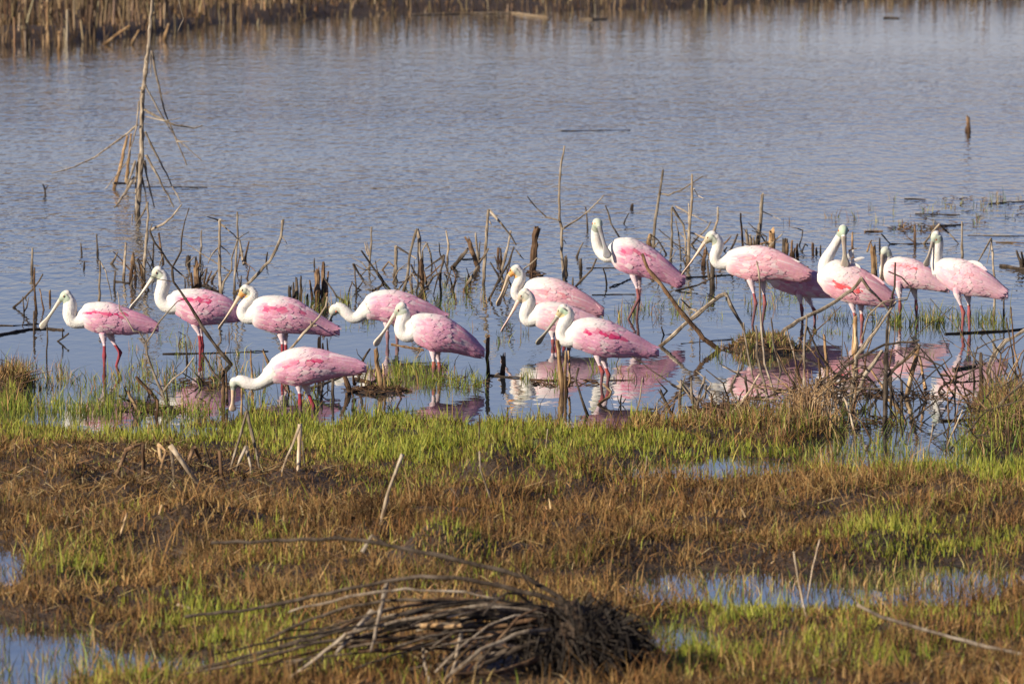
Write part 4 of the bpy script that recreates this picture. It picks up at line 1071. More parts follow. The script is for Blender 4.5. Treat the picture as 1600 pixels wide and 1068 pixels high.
# ------------------------------------------------------------------ uprooted bush lying in the foreground
def uprooted_bush():
    D = depth_at(1062)
    root = plane_pt(905, 1040, D); root.z = 0
    e = bpy.data.objects.new('uprooted_bush', None)
    COL.objects.link(e); e.location = root
    tag(e, 'uprooted dead bush with a black root ball and long grey stems trailing left', 'dead bush')
    stems = [('907,960 874,932 825,902 769,887 675,865 581,846 525,840 450,844 330,847', 3.6, 'd', .10), ('900,950 840,929 769,912 712,902 656,900 600,908 469,936 394,951 289,963', 3.4, 'd', -.05),
             ('890,955 844,951 787,947 712,940 637,936 600,938 544,947 469,974 416,1000', 3.2, 'd', .0), ('880,960 825,947 731,940 660,951 600,966 450,1008 337,1038 225,1062', 3.8, 'd', -.15),
             ('880,968 800,955 700,960 600,985 469,1010 375,1036 262,1058', 3.2, 'd', -.25), ('870,965 760,945 650,965 540,990 445,1066', 3.2, 'g', -.30),
             ('581,955 552,988 525,1020', 4.0, 'g', -.32), ('605,912 592,965 579,1017', 3.2, 'g', -.35), ('726,970 715,1015 704,1068', 3.2, 'g', -.40),
             ('900,985 862,983 825,985 750,1015 690,1066', 3.6, 'g', -.45), ('880,1015 844,1026 787,1049 700,1053', 4.2, 'b', -.42), ('637,977 680,976 722,976', 4.0, 't', -.2),
             ('900,975 800,985 720,1000 640,1012 560,1016', 4.2, 'b', -.18), ('905,1000 820,1010 740,1030 640,1046', 4.6, 'd', -.2), ('900,970 830,968 730,985 650,1000', 3.8, 'b', -.1),
             ('910,990 840,1000 760,1035 720,1062', 4.0, 'd', -.38), ('890,965 800,970 700,985 620,1000 520,1013', 3.0, 'd', -.05), ('566,862 581,836', 2.6, 'g', .08), ('581,836 600,848', 2.2, 'd', .08),
             ('840,930 820,905 793,875', 1.9, 't', -.1), ('900,1030 820,1040 730,1058 660,1066', 4.4, 'd', -.3), ('890,1000 790,1020 690,1030', 3.6, 'd', -.12), ('660,1005 664,1040 670,1066', 2.4, 'g', -.42)]
    for sp_, r_, c_, yo in stems:
        p = pts(sp_)
        s = FPX / D
        P = []
        for i, (a, b) in enumerate(p):
            t = i / max(1, len(p) - 1)
            v = plane_pt(a, b, D + yo * t + .05 * math.sin(3 * t + r_))
            v.z = max(v.z, .02)
            P.append((v, r_ * 1.15 / s * (1 - .35 * t)))
        P = smooth_path(P, .05, .0025)
        V, F = [], []
        tube(V, F, P, 7, jag=.004, knob=.1)
        link('stem', make_mesh('stem', [v - root for v in V], F, BARK[c_]), e)
    # the many thinner stems packed between them
    for i in range(36):
        x1 = R.uniform(330, 760); y1 = R.uniform(955, 1062)
        x0, y0 = R.uniform(840, 915), R.uniform(950, 1035)
        bow = R.uniform(10, 52)
        yo = R.uniform(-.42, .12)
        P = []
        for k in range(6):
            t = k / 5
            v = plane_pt(x0 + (x1 - x0) * t, y0 + (y1 - y0) * t - bow * math.sin(math.pi * t), D + yo * t)
            v.z = max(v.z, .015)
            P.append((v, R.uniform(1.6, 3.4) / (FPX / D) * (1 - .4 * t)))
        P = smooth_path(P, .05, .0025)
        V, F = [], []
        tube(V, F, P, 6, jag=.004, knob=.1)
        link('stem', make_mesh('stem', [v - root for v in V], F, BARK[R.choice('kddbg')]), e)
    # matted root ball: earth core with hundreds of fine roots
    cen = plane_pt(905, 1004, D)
    V, F = [], []
    nu, nv_ = 26, 18
    for i in range(nv_):
        th = math.pi * i / (nv_ - 1)
        for k in range(nu):
            a = 2 * math.pi * k / nu
            d = Vector((math.sin(th) * math.cos(a), math.sin(th) * math.sin(a), math.cos(th)))
            r = 1 + .30 * mnoise.noise(d * 2.3) + .16 * mnoise.noise(d * 6)
            V.append(cen + Vector((d.x * .205 * r, d.y * .20 * r, d.z * .15 * r)) - root)
    for i in range(nv_ - 1):
        for k in range(nu):
            F.append((i * nu + k, i * nu + (k + 1) % nu, (i + 1) * nu + (k + 1) % nu, (i + 1) * nu + k))
    core = link('root_ball', make_mesh('root_ball', V, F, M_GROUND), e)
    V, F = [], []
    for i in range(950):
        d = Vector((R.gauss(.25, .8), R.gauss(-.5, .8), R.gauss(.1, .7))).normalized()
        b = cen + Vector((d.x * .19, d.y * .18, d.z * .13))
        ln = R.uniform(.06, .20)
        m = b + d * ln * .5 + Vector((R.gauss(0, .03), R.gauss(0, .03), -.01))
        t = m + Vector((R.gauss(.02, .04), R.gauss(0, .04), -ln * R.uniform(.3, .9)))
        t.z = max(t.z, .0)
        r = R.uniform(.0015, .0055)
        tube(V, F, [(b, r), (m, r * .8), (t, r * .4)], 4, jag=0, knob=0)
    rt = link('root_hairs', make_mesh('root_hairs', [v - root for v in V], F, BARK['k']), core)
    tag(rt, kind='stuff')

uprooted_bush()

# ------------------------------------------------------------------ loose dead litter
def litter():
    bag_v, bag_f = [], []
    spots = [(1435, 357, 46, 9, 60), (1130, 640, 60, 10, 160), (590, 610, 50, 6, 130), (1300, 610, 90, 20, 150), (1420, 618, 70, 6, 60), (1190, 545, 60, 8, 120), (240, 640, 50, 8, 60),
             (320, 600, 50, 12, 40), (880, 598, 60, 6, 50), (1560, 640, 40, 40, 200), (830, 428, 20, 5, 25), (1300, 660, 100, 14, 120), (720, 600, 60, 12, 30), (1500, 330, 100, 26, 40)]
    for cx, cy, rx, ry, n in spots:
        for i in range(n):
            a = R.uniform(0, 6.28); q = math.sqrt(R.random())
            g = ground_pt(cx + rx * q * math.cos(a), cy + ry * q * math.sin(a))
            hz = max(.004, float(near_height(np.array([g.x]), np.array([g.y]))[0]) + .008)
            an = R.uniform(0, 6.28); ln = R.uniform(.03, .12)
            d = Vector((math.cos(an), math.sin(an), R.uniform(0, .35))) * ln
            p = Vector((g.x, g.y, hz))
            r = R.uniform(.0015, .004)
            tube(bag_v, bag_f, [(p - d * .5, r), (p + Vector((0, 0, R.uniform(0, .01))), r), (p + d * .5, r * .7)], 4, jag=0, knob=0)
    for v in bag_v:
        v.z = max(v.z, -.01)
    o = link('plant_litter', make_mesh('plant_litter', bag_v, bag_f, BARK['b']))
    tag(o, 'loose brown plant litter and twig bits in the shallows', 'plant litter', kind='stuff')
litter()

# ------------------------------------------------------------------ roseate wading birds with spoon bills
WHITE = np.array((.73, .70, .655)); CREAM = np.array((.72, .62, .50))
PINKS = {'m': (np.array((.80, .45, .56)), np.array((.68, .29, .41)), np.array((.60, .04, .15))),
         'r': (np.array((.83, .50, .54)), np.array((.76, .35, .41)), np.array((.80, .10, .11))),
         'l': (np.array((.84, .57, .61)), np.array((.78, .43, .50)), np.array((.80, .17, .18)))}

def resample(path, n):
    path = np.asarray(path, float)
    d = np.r_[0, np.cumsum(np.linalg.norm(np.diff(path[:, :2], axis=0), axis=1))]
    t = np.linspace(0, d[-1], n)
    out = np.stack([np.interp(t, d, path[:, k]) for k in range(path.shape[1])], 1)
    ker = max(3, n // max(4, len(path)) | 1)
    pad = ker // 2
    for _ in range(2):
        e = np.concatenate([np.repeat(out[:1], pad, 0) * 1.0, out, np.repeat(out[-1:], pad, 0)])
        sm = np.stack([np.convolve(e[:, k], np.ones(ker) / ker, 'valid') for k in range(out.shape[1])], 1)
        sm[0], sm[-1] = out[0], out[-1]
        out = sm
    return out

def sweep(P, rad, sides=14, capn=True, lateral=None, vert=None):
    """closed tube through points P (n,3) with radii; lateral/vert fix the ring plane for the trunk"""
    n = len(P)
    V, F = [], []
    prev = None
    for i in range(n):
        t = P[min(n - 1, i + 1)] - P[max(0, i - 1)]
        t = t / (np.linalg.norm(t) + 1e-9)
        if prev is None:
            u = np.cross(t, (0, 1, 0.01)); u /= np.linalg.norm(u)
        else:
            u = prev - t * np.dot(prev, t); u /= np.linalg.norm(u)
        prev = u
        v = np.cross(t, u)
        for s in range(sides):
            a = 2 * math.pi * s / sides
            if lateral is not None:
                V.append(P[i] + vert * rad[i][0] * math.cos(a) + lateral * rad[i][1] * math.sin(a))
            else:
                V.append(P[i] + (u * math.cos(a) + v * math.sin(a)) * rad[i])
    for i in range(n - 1):
        for s in range(sides):
            a = i * sides + s; b = i * sides + (s + 1) % sides
            F.append((a, b, b + sides, a + sides))
    F.append(tuple(range(sides))[::-1])
    F.append(tuple((n - 1) * sides + s for s in range(sides)))
    return V, F

def ellip(c, ax, r_long, r_side):
    ax = ax / np.linalg.norm(ax)
    n = 11
    ts = np.linspace(-1, 1, n) * .999
    P = np.array([c + ax * r_long * t for t in ts])
    rad = [max(.0008, r_side * math.sqrt(1 - t * t)) for t in ts]
    return sweep(P, rad, 14)

def bird(spec):
    sp = dict(yaw=0, tint='m', red=1.0, roll=1.2, bill=None, neck_back=0.0, face=(.50, .54, .42), leg=(.46, .07, .09), foot=(.13, .075, .085),
              loose=(), tail=None, headturn=0.0, fluff=1.0, green=0.5, redv=.42, orange=0.0, both_eyes=False)
    sp.update(spec)
    yf = sp['yf']
    D = depth_at(yf)
    s = FPX / D
    yaw = math.radians(sp['yaw'])
    T = np.array(sp['torso'], float)                    # x, top, bottom
    xm = .5 * (T[0, 0] + T[-1, 0])
    lx = float(np.mean([l[-1][0] for l in sp['legs']]))
    root = plane_pt(lx, yf, D); root.z = 0
    rt = np.array(root)
    def W(px, py, yo=0.0):
        return np.array(plane_pt(px, py, D + yo)) - rt
    def ydep(px):
        return (px - xm) / s * math.tan(yaw)
    tp = np.stack([T[:, 0], (T[:, 1] + T[:, 2]) / 2, (T[:, 2] - T[:, 1]) / 2], 1)
    tp = resample(tp, 46)
    o_ = np.argsort(tp[:, 0]); tp = tp[o_]
    C = np.array([W(a, b, ydep(a)) for a, b, c in tp])
    HH = np.maximum(tp[:, 2] / s, .004)
    tl = (tp[:, 0] - tp[0, 0]) / (tp[-1, 0] - tp[0, 0])
    HH = np.maximum(HH, sstep(.86, .95, tl) * 6.0 / s)
    U = (tp[:, 0] - tp[0, 0]) / (tp[-1, 0] - tp[0, 0])
    lat = np.array((-math.sin(yaw), math.cos(yaw), 0.0))
    vert = np.array((0, 0, 1.0))
    wfac = .80 - .22 * sstep(.55, 1.0, U)
    WW = HH * wfac
    V, F = [], []
    def addm(vf):
        v, f = vf
        n0 = len(V)
        V.extend(v); F.extend([tuple(i + n0 for i in q) for q in f])
    addm(sweep(C, list(zip(HH * .97, WW * .97)), 20, lateral=lat, vert=vert))
    # neck: px, py, r(px), depth offset (m)
    nk = [tuple(p) + ((0.0,) if len(p) == 3 else ()) for p in sp['neck']]
    front = ydep(tp[2, 0])
    nn = len(nk)
    nk = [(p[0], p[1], p[2], p[3] + front * (0.35 + .65 * i / (nn - 1))) for i, p in enumerate(nk)]
    nk = resample(nk, 34)
    NP = np.array([W(a, b, d) for a, b, r, d in nk]); NR = nk[:, 2] / s
    addm(sweep(NP, NR * .97, 14))
    # head
    hx, hy, hr = sp['head'][:3]
    hd = front * .35 + (sp['head'][3] if len(sp['head']) > 3 else 0)
    HC = W(hx, hy, hd); HR = hr / s
    B = [tuple(b) + ((0.0,) if len(b) == 2 else ()) for b in sp['bill']]     # base, tip: px, py, depth
    B0 = W(B[0][0], B[0][1], hd + B[0][2]); B1 = W(B[1][0], B[1][1], hd + B[1][2])
    bax = B1 - B0; BL = np.linalg.norm(bax); bax = bax / BL
    hax = B0 - HC; hax = hax / (np.linalg.norm(hax) + 1e-9)
    addm(ellip(HC, hax, HR * 1.18, HR * .93))
    addm(sweep(np.array([HC + hax * HR * .5, B0 + bax * .012]), [HR * .72, .0125], 12))
    # legs
    legs_pts = []
    for li, lg in enumerate(sp['legs']):
        yo = ydep(lg[0][0]) * .3 + (-.035 if li == 0 else .04)
        q = [W(a, b, yo) for a, b in lg]
        foot = q[-1].copy(); foot[2] = -.045
        up = q[0] + np.array((0, 0, .05))
        pth = [up] + q[:-1] + [q[-1] * .5 + foot * .5, foot]
        rad = [.040, .026] + [.0105] * (len(q) - 2) + [.0088, .0085]
        if len(q) > 3: rad[-4] = .0105
        P, Rr = [], []
        for i in range(len(pth) - 1):
            m = 6
            for k in range(m):
                t = k / m
                e = t if i else t ** 1.0
                P.append(pth[i] * (1 - t) + pth[i + 1] * t); Rr.append(rad[i] * (1 - e) + rad[i + 1] * e)
        P.append(pth[-1]); Rr.append(rad[-1])
        P = np.array(P)
        # knobbly ankle joint
        for j in (2,):
            if len(pth) > 4:
                dd = np.linalg.norm(P - pth[3], axis=1)
                Rr = [r + .004 * math.exp(-(x / .018) ** 2) for r, x in zip(Rr, dd)]
        addm(sweep(P, Rr, 10))
        fd = np.array((-math.cos(yaw), -math.sin(yaw), 0))
        sd_ = np.array((-fd[1], fd[0], 0))
        for ang, ln_ in ((-.5, .062), (0, .075), (.5, .062), (math.pi, .034)):
            d_ = fd * math.cos(ang) + sd_ * math.sin(ang)
            addm(sweep(np.array([foot + np.array((0, 0, .006)), foot + d_ * ln_ * .6 + np.array((0, 0, .003)), foot + d_ * ln_ + np.array((0, 0, -.006))]), [.0085, .0075, .005], 8))
        legs_pts.append((q, P))
    me = bpy.data.meshes.new('tmp')
    me.from_pydata([tuple(v) for v in V], [], F)
    to = bpy.data.objects.new('tmp', me)
    COL.objects.link(to)
    rm = to.modifiers.new('r', 'REMESH'); rm.mode = 'VOXEL'; rm.voxel_size = .0044
    sm = to.modifiers.new('s', 'SMOOTH'); sm.factor = .5; sm.iterations = 3
    dg = bpy.context.evaluated_depsgraph_get()
    ev = to.evaluated_get(dg).to_mesh()
    nv = len(ev.vertices)
    P = np.empty(nv * 3, np.float32); ev.vertices.foreach_get('co', P); P = P.reshape(-1, 3)
    nf = len(ev.polygons)
    lt = np.empty(nf, np.int32); ev.polygons.foreach_get('loop_total', lt)
    li = np.empty(len(ev.loops), np.int32); ev.loops.foreach_get('vertex_index', li)
    if (lt == 4).all():
        FF = li.reshape(-1, 4).copy()
    else:
        st_ = np.r_[0, np.cumsum(lt)]
        FF = [tuple(li[st_[i]:st_[i + 1]]) for i in range(nf)]
    to.to_mesh_clear() if False else None
    bpy.data.objects.remove(to)
    # ---- colours of skin and feathers by body region
    light, deep, redc = PINKS[sp['tint']]
    Pd = P.astype(float)
    dn = np.min(np.linalg.norm(Pd[:, None] - NP[None], axis=2) / np.maximum(NR[None], .02), axis=1)
    rel = Pd - C[0]
    axis_x = np.array((math.cos(yaw), math.sin(yaw), 0))
    prog = rel @ axis_x
    tot = (C[-1] - C[0]) @ axis_x
    u = np.clip(prog / tot, 0, 1)
    cz = np.interp(u, U, C[:, 2]); hh = np.interp(u, U, HH); ww = np.interp(u, U, WW)
    latv = (Pd - np.stack([np.interp(u, U, C[:, k]) for k in range(3)], 1)) @ lat
    vv = np.clip((Pd[:, 2] - cz) / hh, -1.3, 1.3)
    dt = np.sqrt(vv ** 2 + (latv / ww) ** 2)
    nzv = np.array([mnoise.noise(Vector(p) * 26) for p in P])
    pinkw = sstep(.05, .26, u + .08 * nzv + .10 * np.clip(-vv, 0, 1))
    back = sstep(.05, .55, vv) * (1 - sstep(.28, .62, u + .08 * nzv))
    colr = WHITE + (light * .6 + deep * .4 - WHITE) * (pinkw * (1 - back))[:, None]
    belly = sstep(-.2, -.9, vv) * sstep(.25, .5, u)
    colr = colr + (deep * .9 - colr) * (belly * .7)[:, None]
    nw = 1 - sstep(-.12, .22, dn - dt + .12 * nzv)
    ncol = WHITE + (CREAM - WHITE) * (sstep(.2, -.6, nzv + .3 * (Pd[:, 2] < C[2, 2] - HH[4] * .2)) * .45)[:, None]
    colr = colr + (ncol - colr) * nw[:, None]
    # legs
    belly_z = min(C[:, 2] - HH)
    for q, LP in legs_pts:
        dl = np.min(np.linalg.norm(Pd[:, None] - LP[None], axis=2), axis=1)
        isl = (dl < .03) & (Pd[:, 2] < q[0][2] + .005)
        k0 = q[1][2] if len(q) > 2 else q[0][2]
        thigh = isl & (Pd[:, 2] > k0 - .01)
        shank = isl & ~thigh
        tcol = WHITE * .55 + light * .45
        colr[thigh] = tcol
        kz = q[2][2] if len(q) > 3 else k0 * .3
        f = sstep(kz + .03, kz - .03, Pd[:, 2] + .012 * nzv)[:, None] * sp.get('greyleg', .8)
        lc = np.array(sp['leg']) * .60 * (1 - f) + np.array(sp['foot']) * f
        colr[shank] = lc[shank]
    # bare head skin with dark ear line
    hp = (Pd - HC) @ hax / HR
    hdist = np.linalg.norm(Pd - HC, axis=1) / HR
    inhead = hdist < 1.9
    skin = sstep(-.45, -.20, hp + .06 * nzv) * inhead * (hdist < 1.6)
    gcol = np.array((.55, .56, .47)) * (1 - sp['green']) + np.array((.46, .58, .42)) * sp['green']
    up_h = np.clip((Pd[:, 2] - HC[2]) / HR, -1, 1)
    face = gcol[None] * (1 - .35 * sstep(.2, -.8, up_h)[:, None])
    if sp['orange'] > 0:
        face = face + (np.array((.80, .36, .07)) - face) * (sp['orange'] * .85 * sstep(.30, .75, hp) * (1 - sstep(.1, .8, up_h)))[:, None]
    colr = colr + (face - colr) * skin[:, None]
    ear = np.exp(-((hp + .40) / .13) ** 2) * sstep(.75, .3, np.abs(up_h + .15)) * (hdist < 1.4) * sp.get('ear', .8)
    colr = colr + (np.array((.035, .035, .045)) - colr) * ear[:, None]
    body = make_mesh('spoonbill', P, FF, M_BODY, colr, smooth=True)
    ob = link('spoonbill', body)
    ob.location = root
    tag(ob, sp['label'], 'spoonbill', 'spoonbills wading in a loose row among the snags')
    # ---- bill: flat spoon, two halves with a seam
    ts = np.array([0, .06, .15, .3, .45, .58, .68, .76, .84, .91, .96, 1.0])
    bw = np.array([.0135, .0135, .0125, .0105, .0100, .0112, .0145, .0195, .0240, .0245, .0185, .004]) * sp.get('spoon', 1.0)
    bt = np.array([.0145, .0135, .0115, .0088, .0068, .0056, .0048, .0044, .004, .0038, .0034, .002])
    view = np.array((0, 1.0, 0))
    inpl = np.cross(bax, view); inpl /= np.linalg.norm(inpl)
    oop = np.cross(inpl, bax)
    wd = inpl * math.cos(sp['roll']) + oop * math.sin(sp['roll'])
    td = np.cross(bax, wd)
    V, F, Cc = [], [], []
    sides = 12
    bcol = np.array(sp.get('billc', (.46, .40, .32)))
    for i, t in enumerate(ts):
        c = B0 + bax * BL * t + np.array((0, 0, -.012)) * math.sin(t * 2.6) * .3
        for k in range(sides):
            a = 2 * math.pi * k / sides
            groove = .82 if k in (0, 6) else 1.0
            V.append(c + wd * bw[i] * math.cos(a) * groove + td * bt[i] * math.sin(a))
            edge = abs(math.cos(a)) > .85
            Cc.append(bcol * (R.uniform(.85, 1.1)) * (1.12 if edge else 1) * (1 - .18 * (t < .2)))
    for i in range(len(ts) - 1):
        for k in range(sides):
            a = i * sides + k; b = i * sides + (k + 1) % sides
            F.append((a, b, b + sides, a + sides))
    F.append(tuple(range(sides))[::-1]); F.append(tuple((len(ts) - 1) * sides + k for k in range(sides)))
    link('bill', make_mesh('bill', V, F, M_BILL, Cc, smooth=True), ob)
    # ---- eyes
    hl = np.cross(hax, vert); hl /= (np.linalg.norm(hl) + 1e-9)
    if 'eye' in sp:
        ec = W(sp['eye'][0], sp['eye'][1], hd)
    else:
        ec = HC + hax * HR * .45 + vert * HR * .2
    for sg in (-1, 1):
        off = ec - HC
        along = off @ hl
        base = off - hl * along
        rem = max(.2, 1 - (np.linalg.norm(base) / (HR * .96)) ** 2)
        c = HC + base + hl * sg * HR * .93 * math.sqrt(rem)
        if 'eye' in sp and 'facing' in sp:
            c = HC + (ec - HC) + np.array((0, -HR * .80, 0)) if sg < 0 else HC + hl * HR * .9
        V, F, Cc = [], [], []
        for r_ in range(7):
            th = math.pi * r_ / 6
            for k in range(10):
                a = 2 * math.pi * k / 10
                V.append(c + .0062 * (hl * sg * math.cos(th) + (hax * math.cos(a) + vert * math.sin(a)) * math.sin(th)))
                Cc.append((.01, .008, .008) if r_ < 2 else (.62, .13, .04))
        for r_ in range(6):
            for k in range(10):
                F.append((r_ * 10 + k, r_ * 10 + (k + 1) % 10, r_ * 10 + 10 + (k + 1) % 10, r_ * 10 + 10 + k))
        link('eye', make_mesh('eye', V, F, M_EYE, Cc, smooth=True), ob)
    # ---- wings: shingled feathers following the trunk
    Lb = np.linalg.norm(C[-1] - C[0])
    def surf(uu, ph, off):
        uu = np.clip(uu, 0, 1)
        c = np.stack([np.interp(uu, U, C[:, k]) for k in range(3)], -1)
        h_ = np.interp(uu, U, HH); w_ = np.interp(uu, U, WW)
        return c, h_, w_
    def feather(bag, u0, ph0, Lf, hw, sgn, lift, colfun, tilt=0.0, layer=0.0):
        tt = np.array([0, .25, .55, .82, 1.0]); hwf = np.array([.45, .95, 1.0, .72, .12])
        Vl, Cl = [], []
        for t, hf in zip(tt, hwf):
            uu = u0 + t * Lf / Lb
            for sx in (-1, 0, 1):
                ph = ph0 + tilt * t + sx * hw * hf / max(.02, float(np.interp(min(uu, .85), U, HH)))
                c, h_, w_ = surf(np.array(uu), ph, 0)
                ks = min(1.0, t / .25)
                o2 = (layer + lift * t) * ks - .006 * (1 - ks) + .0016 * (sx == 0)
                n = vert * math.sin(ph) + lat * sgn * math.cos(ph)
                p = c + vert * h_ * math.sin(ph) + lat * sgn * w_ * math.cos(ph) + n * o2
                if uu > 1: p = p + (C[-1] - C[-4]) / np.linalg.norm(C[-1] - C[-4]) * (uu - 1) * Lb
                Vl.append(p)
                Cl.append(colfun(min(uu, 1), math.sin(ph), t, sx))
        Fl = []
        for i in range(4):
            for k in range(2):
                a = i * 3 + k
                Fl.append((a, a + 1, a + 4, a + 3))
        bag.add(np.array(Vl), np.array(Fl), np.array(Cl))
    seed = R.uniform(0, 100)
    redv = sp['redv']
    def mkcol(rnd, isred, hue):
        def f(u_, v_, t, sx):
            wht = (1 - float(sstep(.26, .60, u_ + .1 * (rnd - .5)))) * float(sstep(redv + .02, redv + .34, v_ + .15 * (rnd - .5)))
            wht = max(wht, 1 - float(sstep(.02, .17, u_ + .07 * (rnd - .5))))
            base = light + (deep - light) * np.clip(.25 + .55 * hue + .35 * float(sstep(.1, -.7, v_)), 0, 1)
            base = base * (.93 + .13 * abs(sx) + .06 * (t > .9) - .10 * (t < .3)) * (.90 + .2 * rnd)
            wht = max(wht, .55 * (rnd > .80) * (u_ < .8), .25 * abs(sx) * (rnd > .45))
            c = base + (WHITE - base) * wht * .95
            if isred > 0:
                c = c + (redc - c) * isred * (.55 + .45 * (t > .3))
            return np.clip(c, 0.01, .85)
        return f
    for sgn in (-1, 1):
        bag = Bag()
        # long flight feathers first (lowest layer)
        for k in range(15):
            ph = -.62 + k * .105
            hue = R.random()
            feather(bag, .47 + .005 * k + R.uniform(-.012, .012), ph, Lb * R.uniform(.43, .48), .020, sgn, .007, mkcol(R.random(), 0, .35 + .8 * hue), tilt=-.05 + .02 * k, layer=.002 + .0006 * k)
        rows = 15
        for r_ in range(rows):
            u0 = .70 - r_ * .70 / rows
            Lf = (.085 if r_ < 6 else .062) * Lb / .46
            nph = 15
            for k in range(nph):
                ph = -.95 + (k + .5 * (r_ % 2)) * (2.45 / nph) + R.uniform(-.05, .05)
                if ph > 1.52: continue
                v_ = math.sin(ph)
                inb = math.exp(-((v_ - (redv + .25 * (u0 - .25))) / .15) ** 2) * float(sstep(.02, .08, u0)) * (1 - float(sstep(.42, .56, u0)))
                nzr = mnoise.noise(Vector((u0 * 26 + seed, ph * 11, seed)))
                red = min(1.0, max(0, inb * 1.5 - .50 + nzr * .9 + R.gauss(0, .38))) * sp['red'] if inb > .15 else 0
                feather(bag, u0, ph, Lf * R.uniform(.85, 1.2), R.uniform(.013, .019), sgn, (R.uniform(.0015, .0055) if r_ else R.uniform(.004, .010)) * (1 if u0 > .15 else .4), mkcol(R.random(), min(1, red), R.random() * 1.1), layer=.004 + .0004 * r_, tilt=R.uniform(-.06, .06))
        for lf in sp['loose']:
            # single loose feathers standing off the back: from px to px
            (x0, y0, x1, y1, wpx, white) = lf
            if sgn > 0: continue
            a = W(x0, y0, ydep(x0) - .02); b = W(x1, y1, ydep(x1) - .03)
            d_ = b - a; ln_ = np.linalg.norm(d_); d_ /= ln_
            sd2 = np.cross(d_, (0, 1, .3)); sd2 /= np.linalg.norm(sd2)
            Vl, Cl, Fl = [], [], []
            for t, hf in zip((0, .25, .55, .82, 1.0), (.4, .9, 1, .75, .15)):
                for sx in (-1, 0, 1):
                    Vl.append(a + d_ * ln_ * t + sd2 * sx * hf * wpx / s + np.array((0, -.004 * (sx == 0), .012 * math.sin(t * 2))))
                    Cl.append((WHITE if white else light) * (1 - .04 * abs(sx)))
            for i in range(4):
                for k in range(2):
                    q = i * 3 + k; Fl.append((q, q + 1, q + 4, q + 3))
            bag.add(np.array(Vl), np.array(Fl), np.array(Cl))
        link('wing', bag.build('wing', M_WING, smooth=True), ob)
    # ---- tail
    bag = Bag()
    tc_ = np.array(sp['tail'] if sp['tail'] is not None else deep)
    for k in range(7):
        ph = -1.50 + k * .13
        for sgn in (-1, 1):
            cc = tc_ * R.uniform(.85, 1.12)
            feather(bag, .76 + R.uniform(-.02, .02), ph, Lb * (.235 - .012 * k), .014, sgn, .004, lambda u_, v_, t, sx, cc=cc: cc * (1 - .08 * abs(sx)), layer=.0015)
    link('tail', bag.build('tail', M_WING, smooth=True), ob)
    # ---- downy barbs: soft ragged edge of nape, neck, breast and thighs
    nb = int(1500 * sp['fluff'])
    idx = np.where((nw > .6) & (skin < .3) & (hdist > .7))[0]
    ithigh = np.where((Pd[:, 2] < belly_z + .05) & (Pd[:, 2] > belly_z - .05) & (u > .2) & (u < .8))[0]
    nrm = np.zeros((nv, 3)); 
    fa = np.array(FF if isinstance(FF, np.ndarray) else [f[:3] for f in FF])
    fn = np.cross(Pd[fa[:, 1]] - Pd[fa[:, 0]], Pd[fa[:, 2]] - Pd[fa[:, 0]])
    for k in range(3): np.add.at(nrm, fa[:, k], fn)
    nrm /= (np.linalg.norm(nrm, axis=1, keepdims=True) + 1e-12)
    if len(idx):
        sel = RNG.choice(idx, nb)
        if len(ithigh): sel = np.r_[sel, RNG.choice(ithigh, nb // 6)]
        m = len(sel)
        # barbs lie along the neck, pointing away from the head
        near = np.argmin(np.linalg.norm(Pd[sel][:, None] - NP[None], axis=2), axis=1)
        tan = np.gradient(NP, axis=0); tan /= (np.linalg.norm(tan, axis=1, keepdims=True) + 1e-9)
        dirv = tan[near] * RNG.uniform(.5, 1.0, (m, 1)) + nrm[sel] * RNG.uniform(.06, .26, (m, 1)) + RNG.normal(0, .10, (m, 3))
        dirv /= np.linalg.norm(dirv, axis=1, keepdims=True)
        sdv = np.cross(dirv, nrm[sel]); sdv /= (np.linalg.norm(sdv, axis=1, keepdims=True) + 1e-9)
        ln_ = RNG.uniform(.010, .022, (m, 1)); wv = RNG.uniform(.0012, .0026, (m, 1))
        a = Pd[sel] - nrm[sel] * .003
        Vb = np.stack([a - sdv * wv, a + sdv * wv, a + dirv * ln_], 1).reshape(-1, 3)
        Fb = np.arange(m * 3).reshape(-1, 3)
        Cb = np.repeat(colr[sel] * RNG.uniform(.92, 1.08, (m, 1)), 3, 0)
        pl = link('neck_plumes', make_mesh('neck_plumes', Vb, Fb, M_WING, np.clip(Cb, 0, .85)), ob)
        tag(pl, kind='stuff')
    return ob

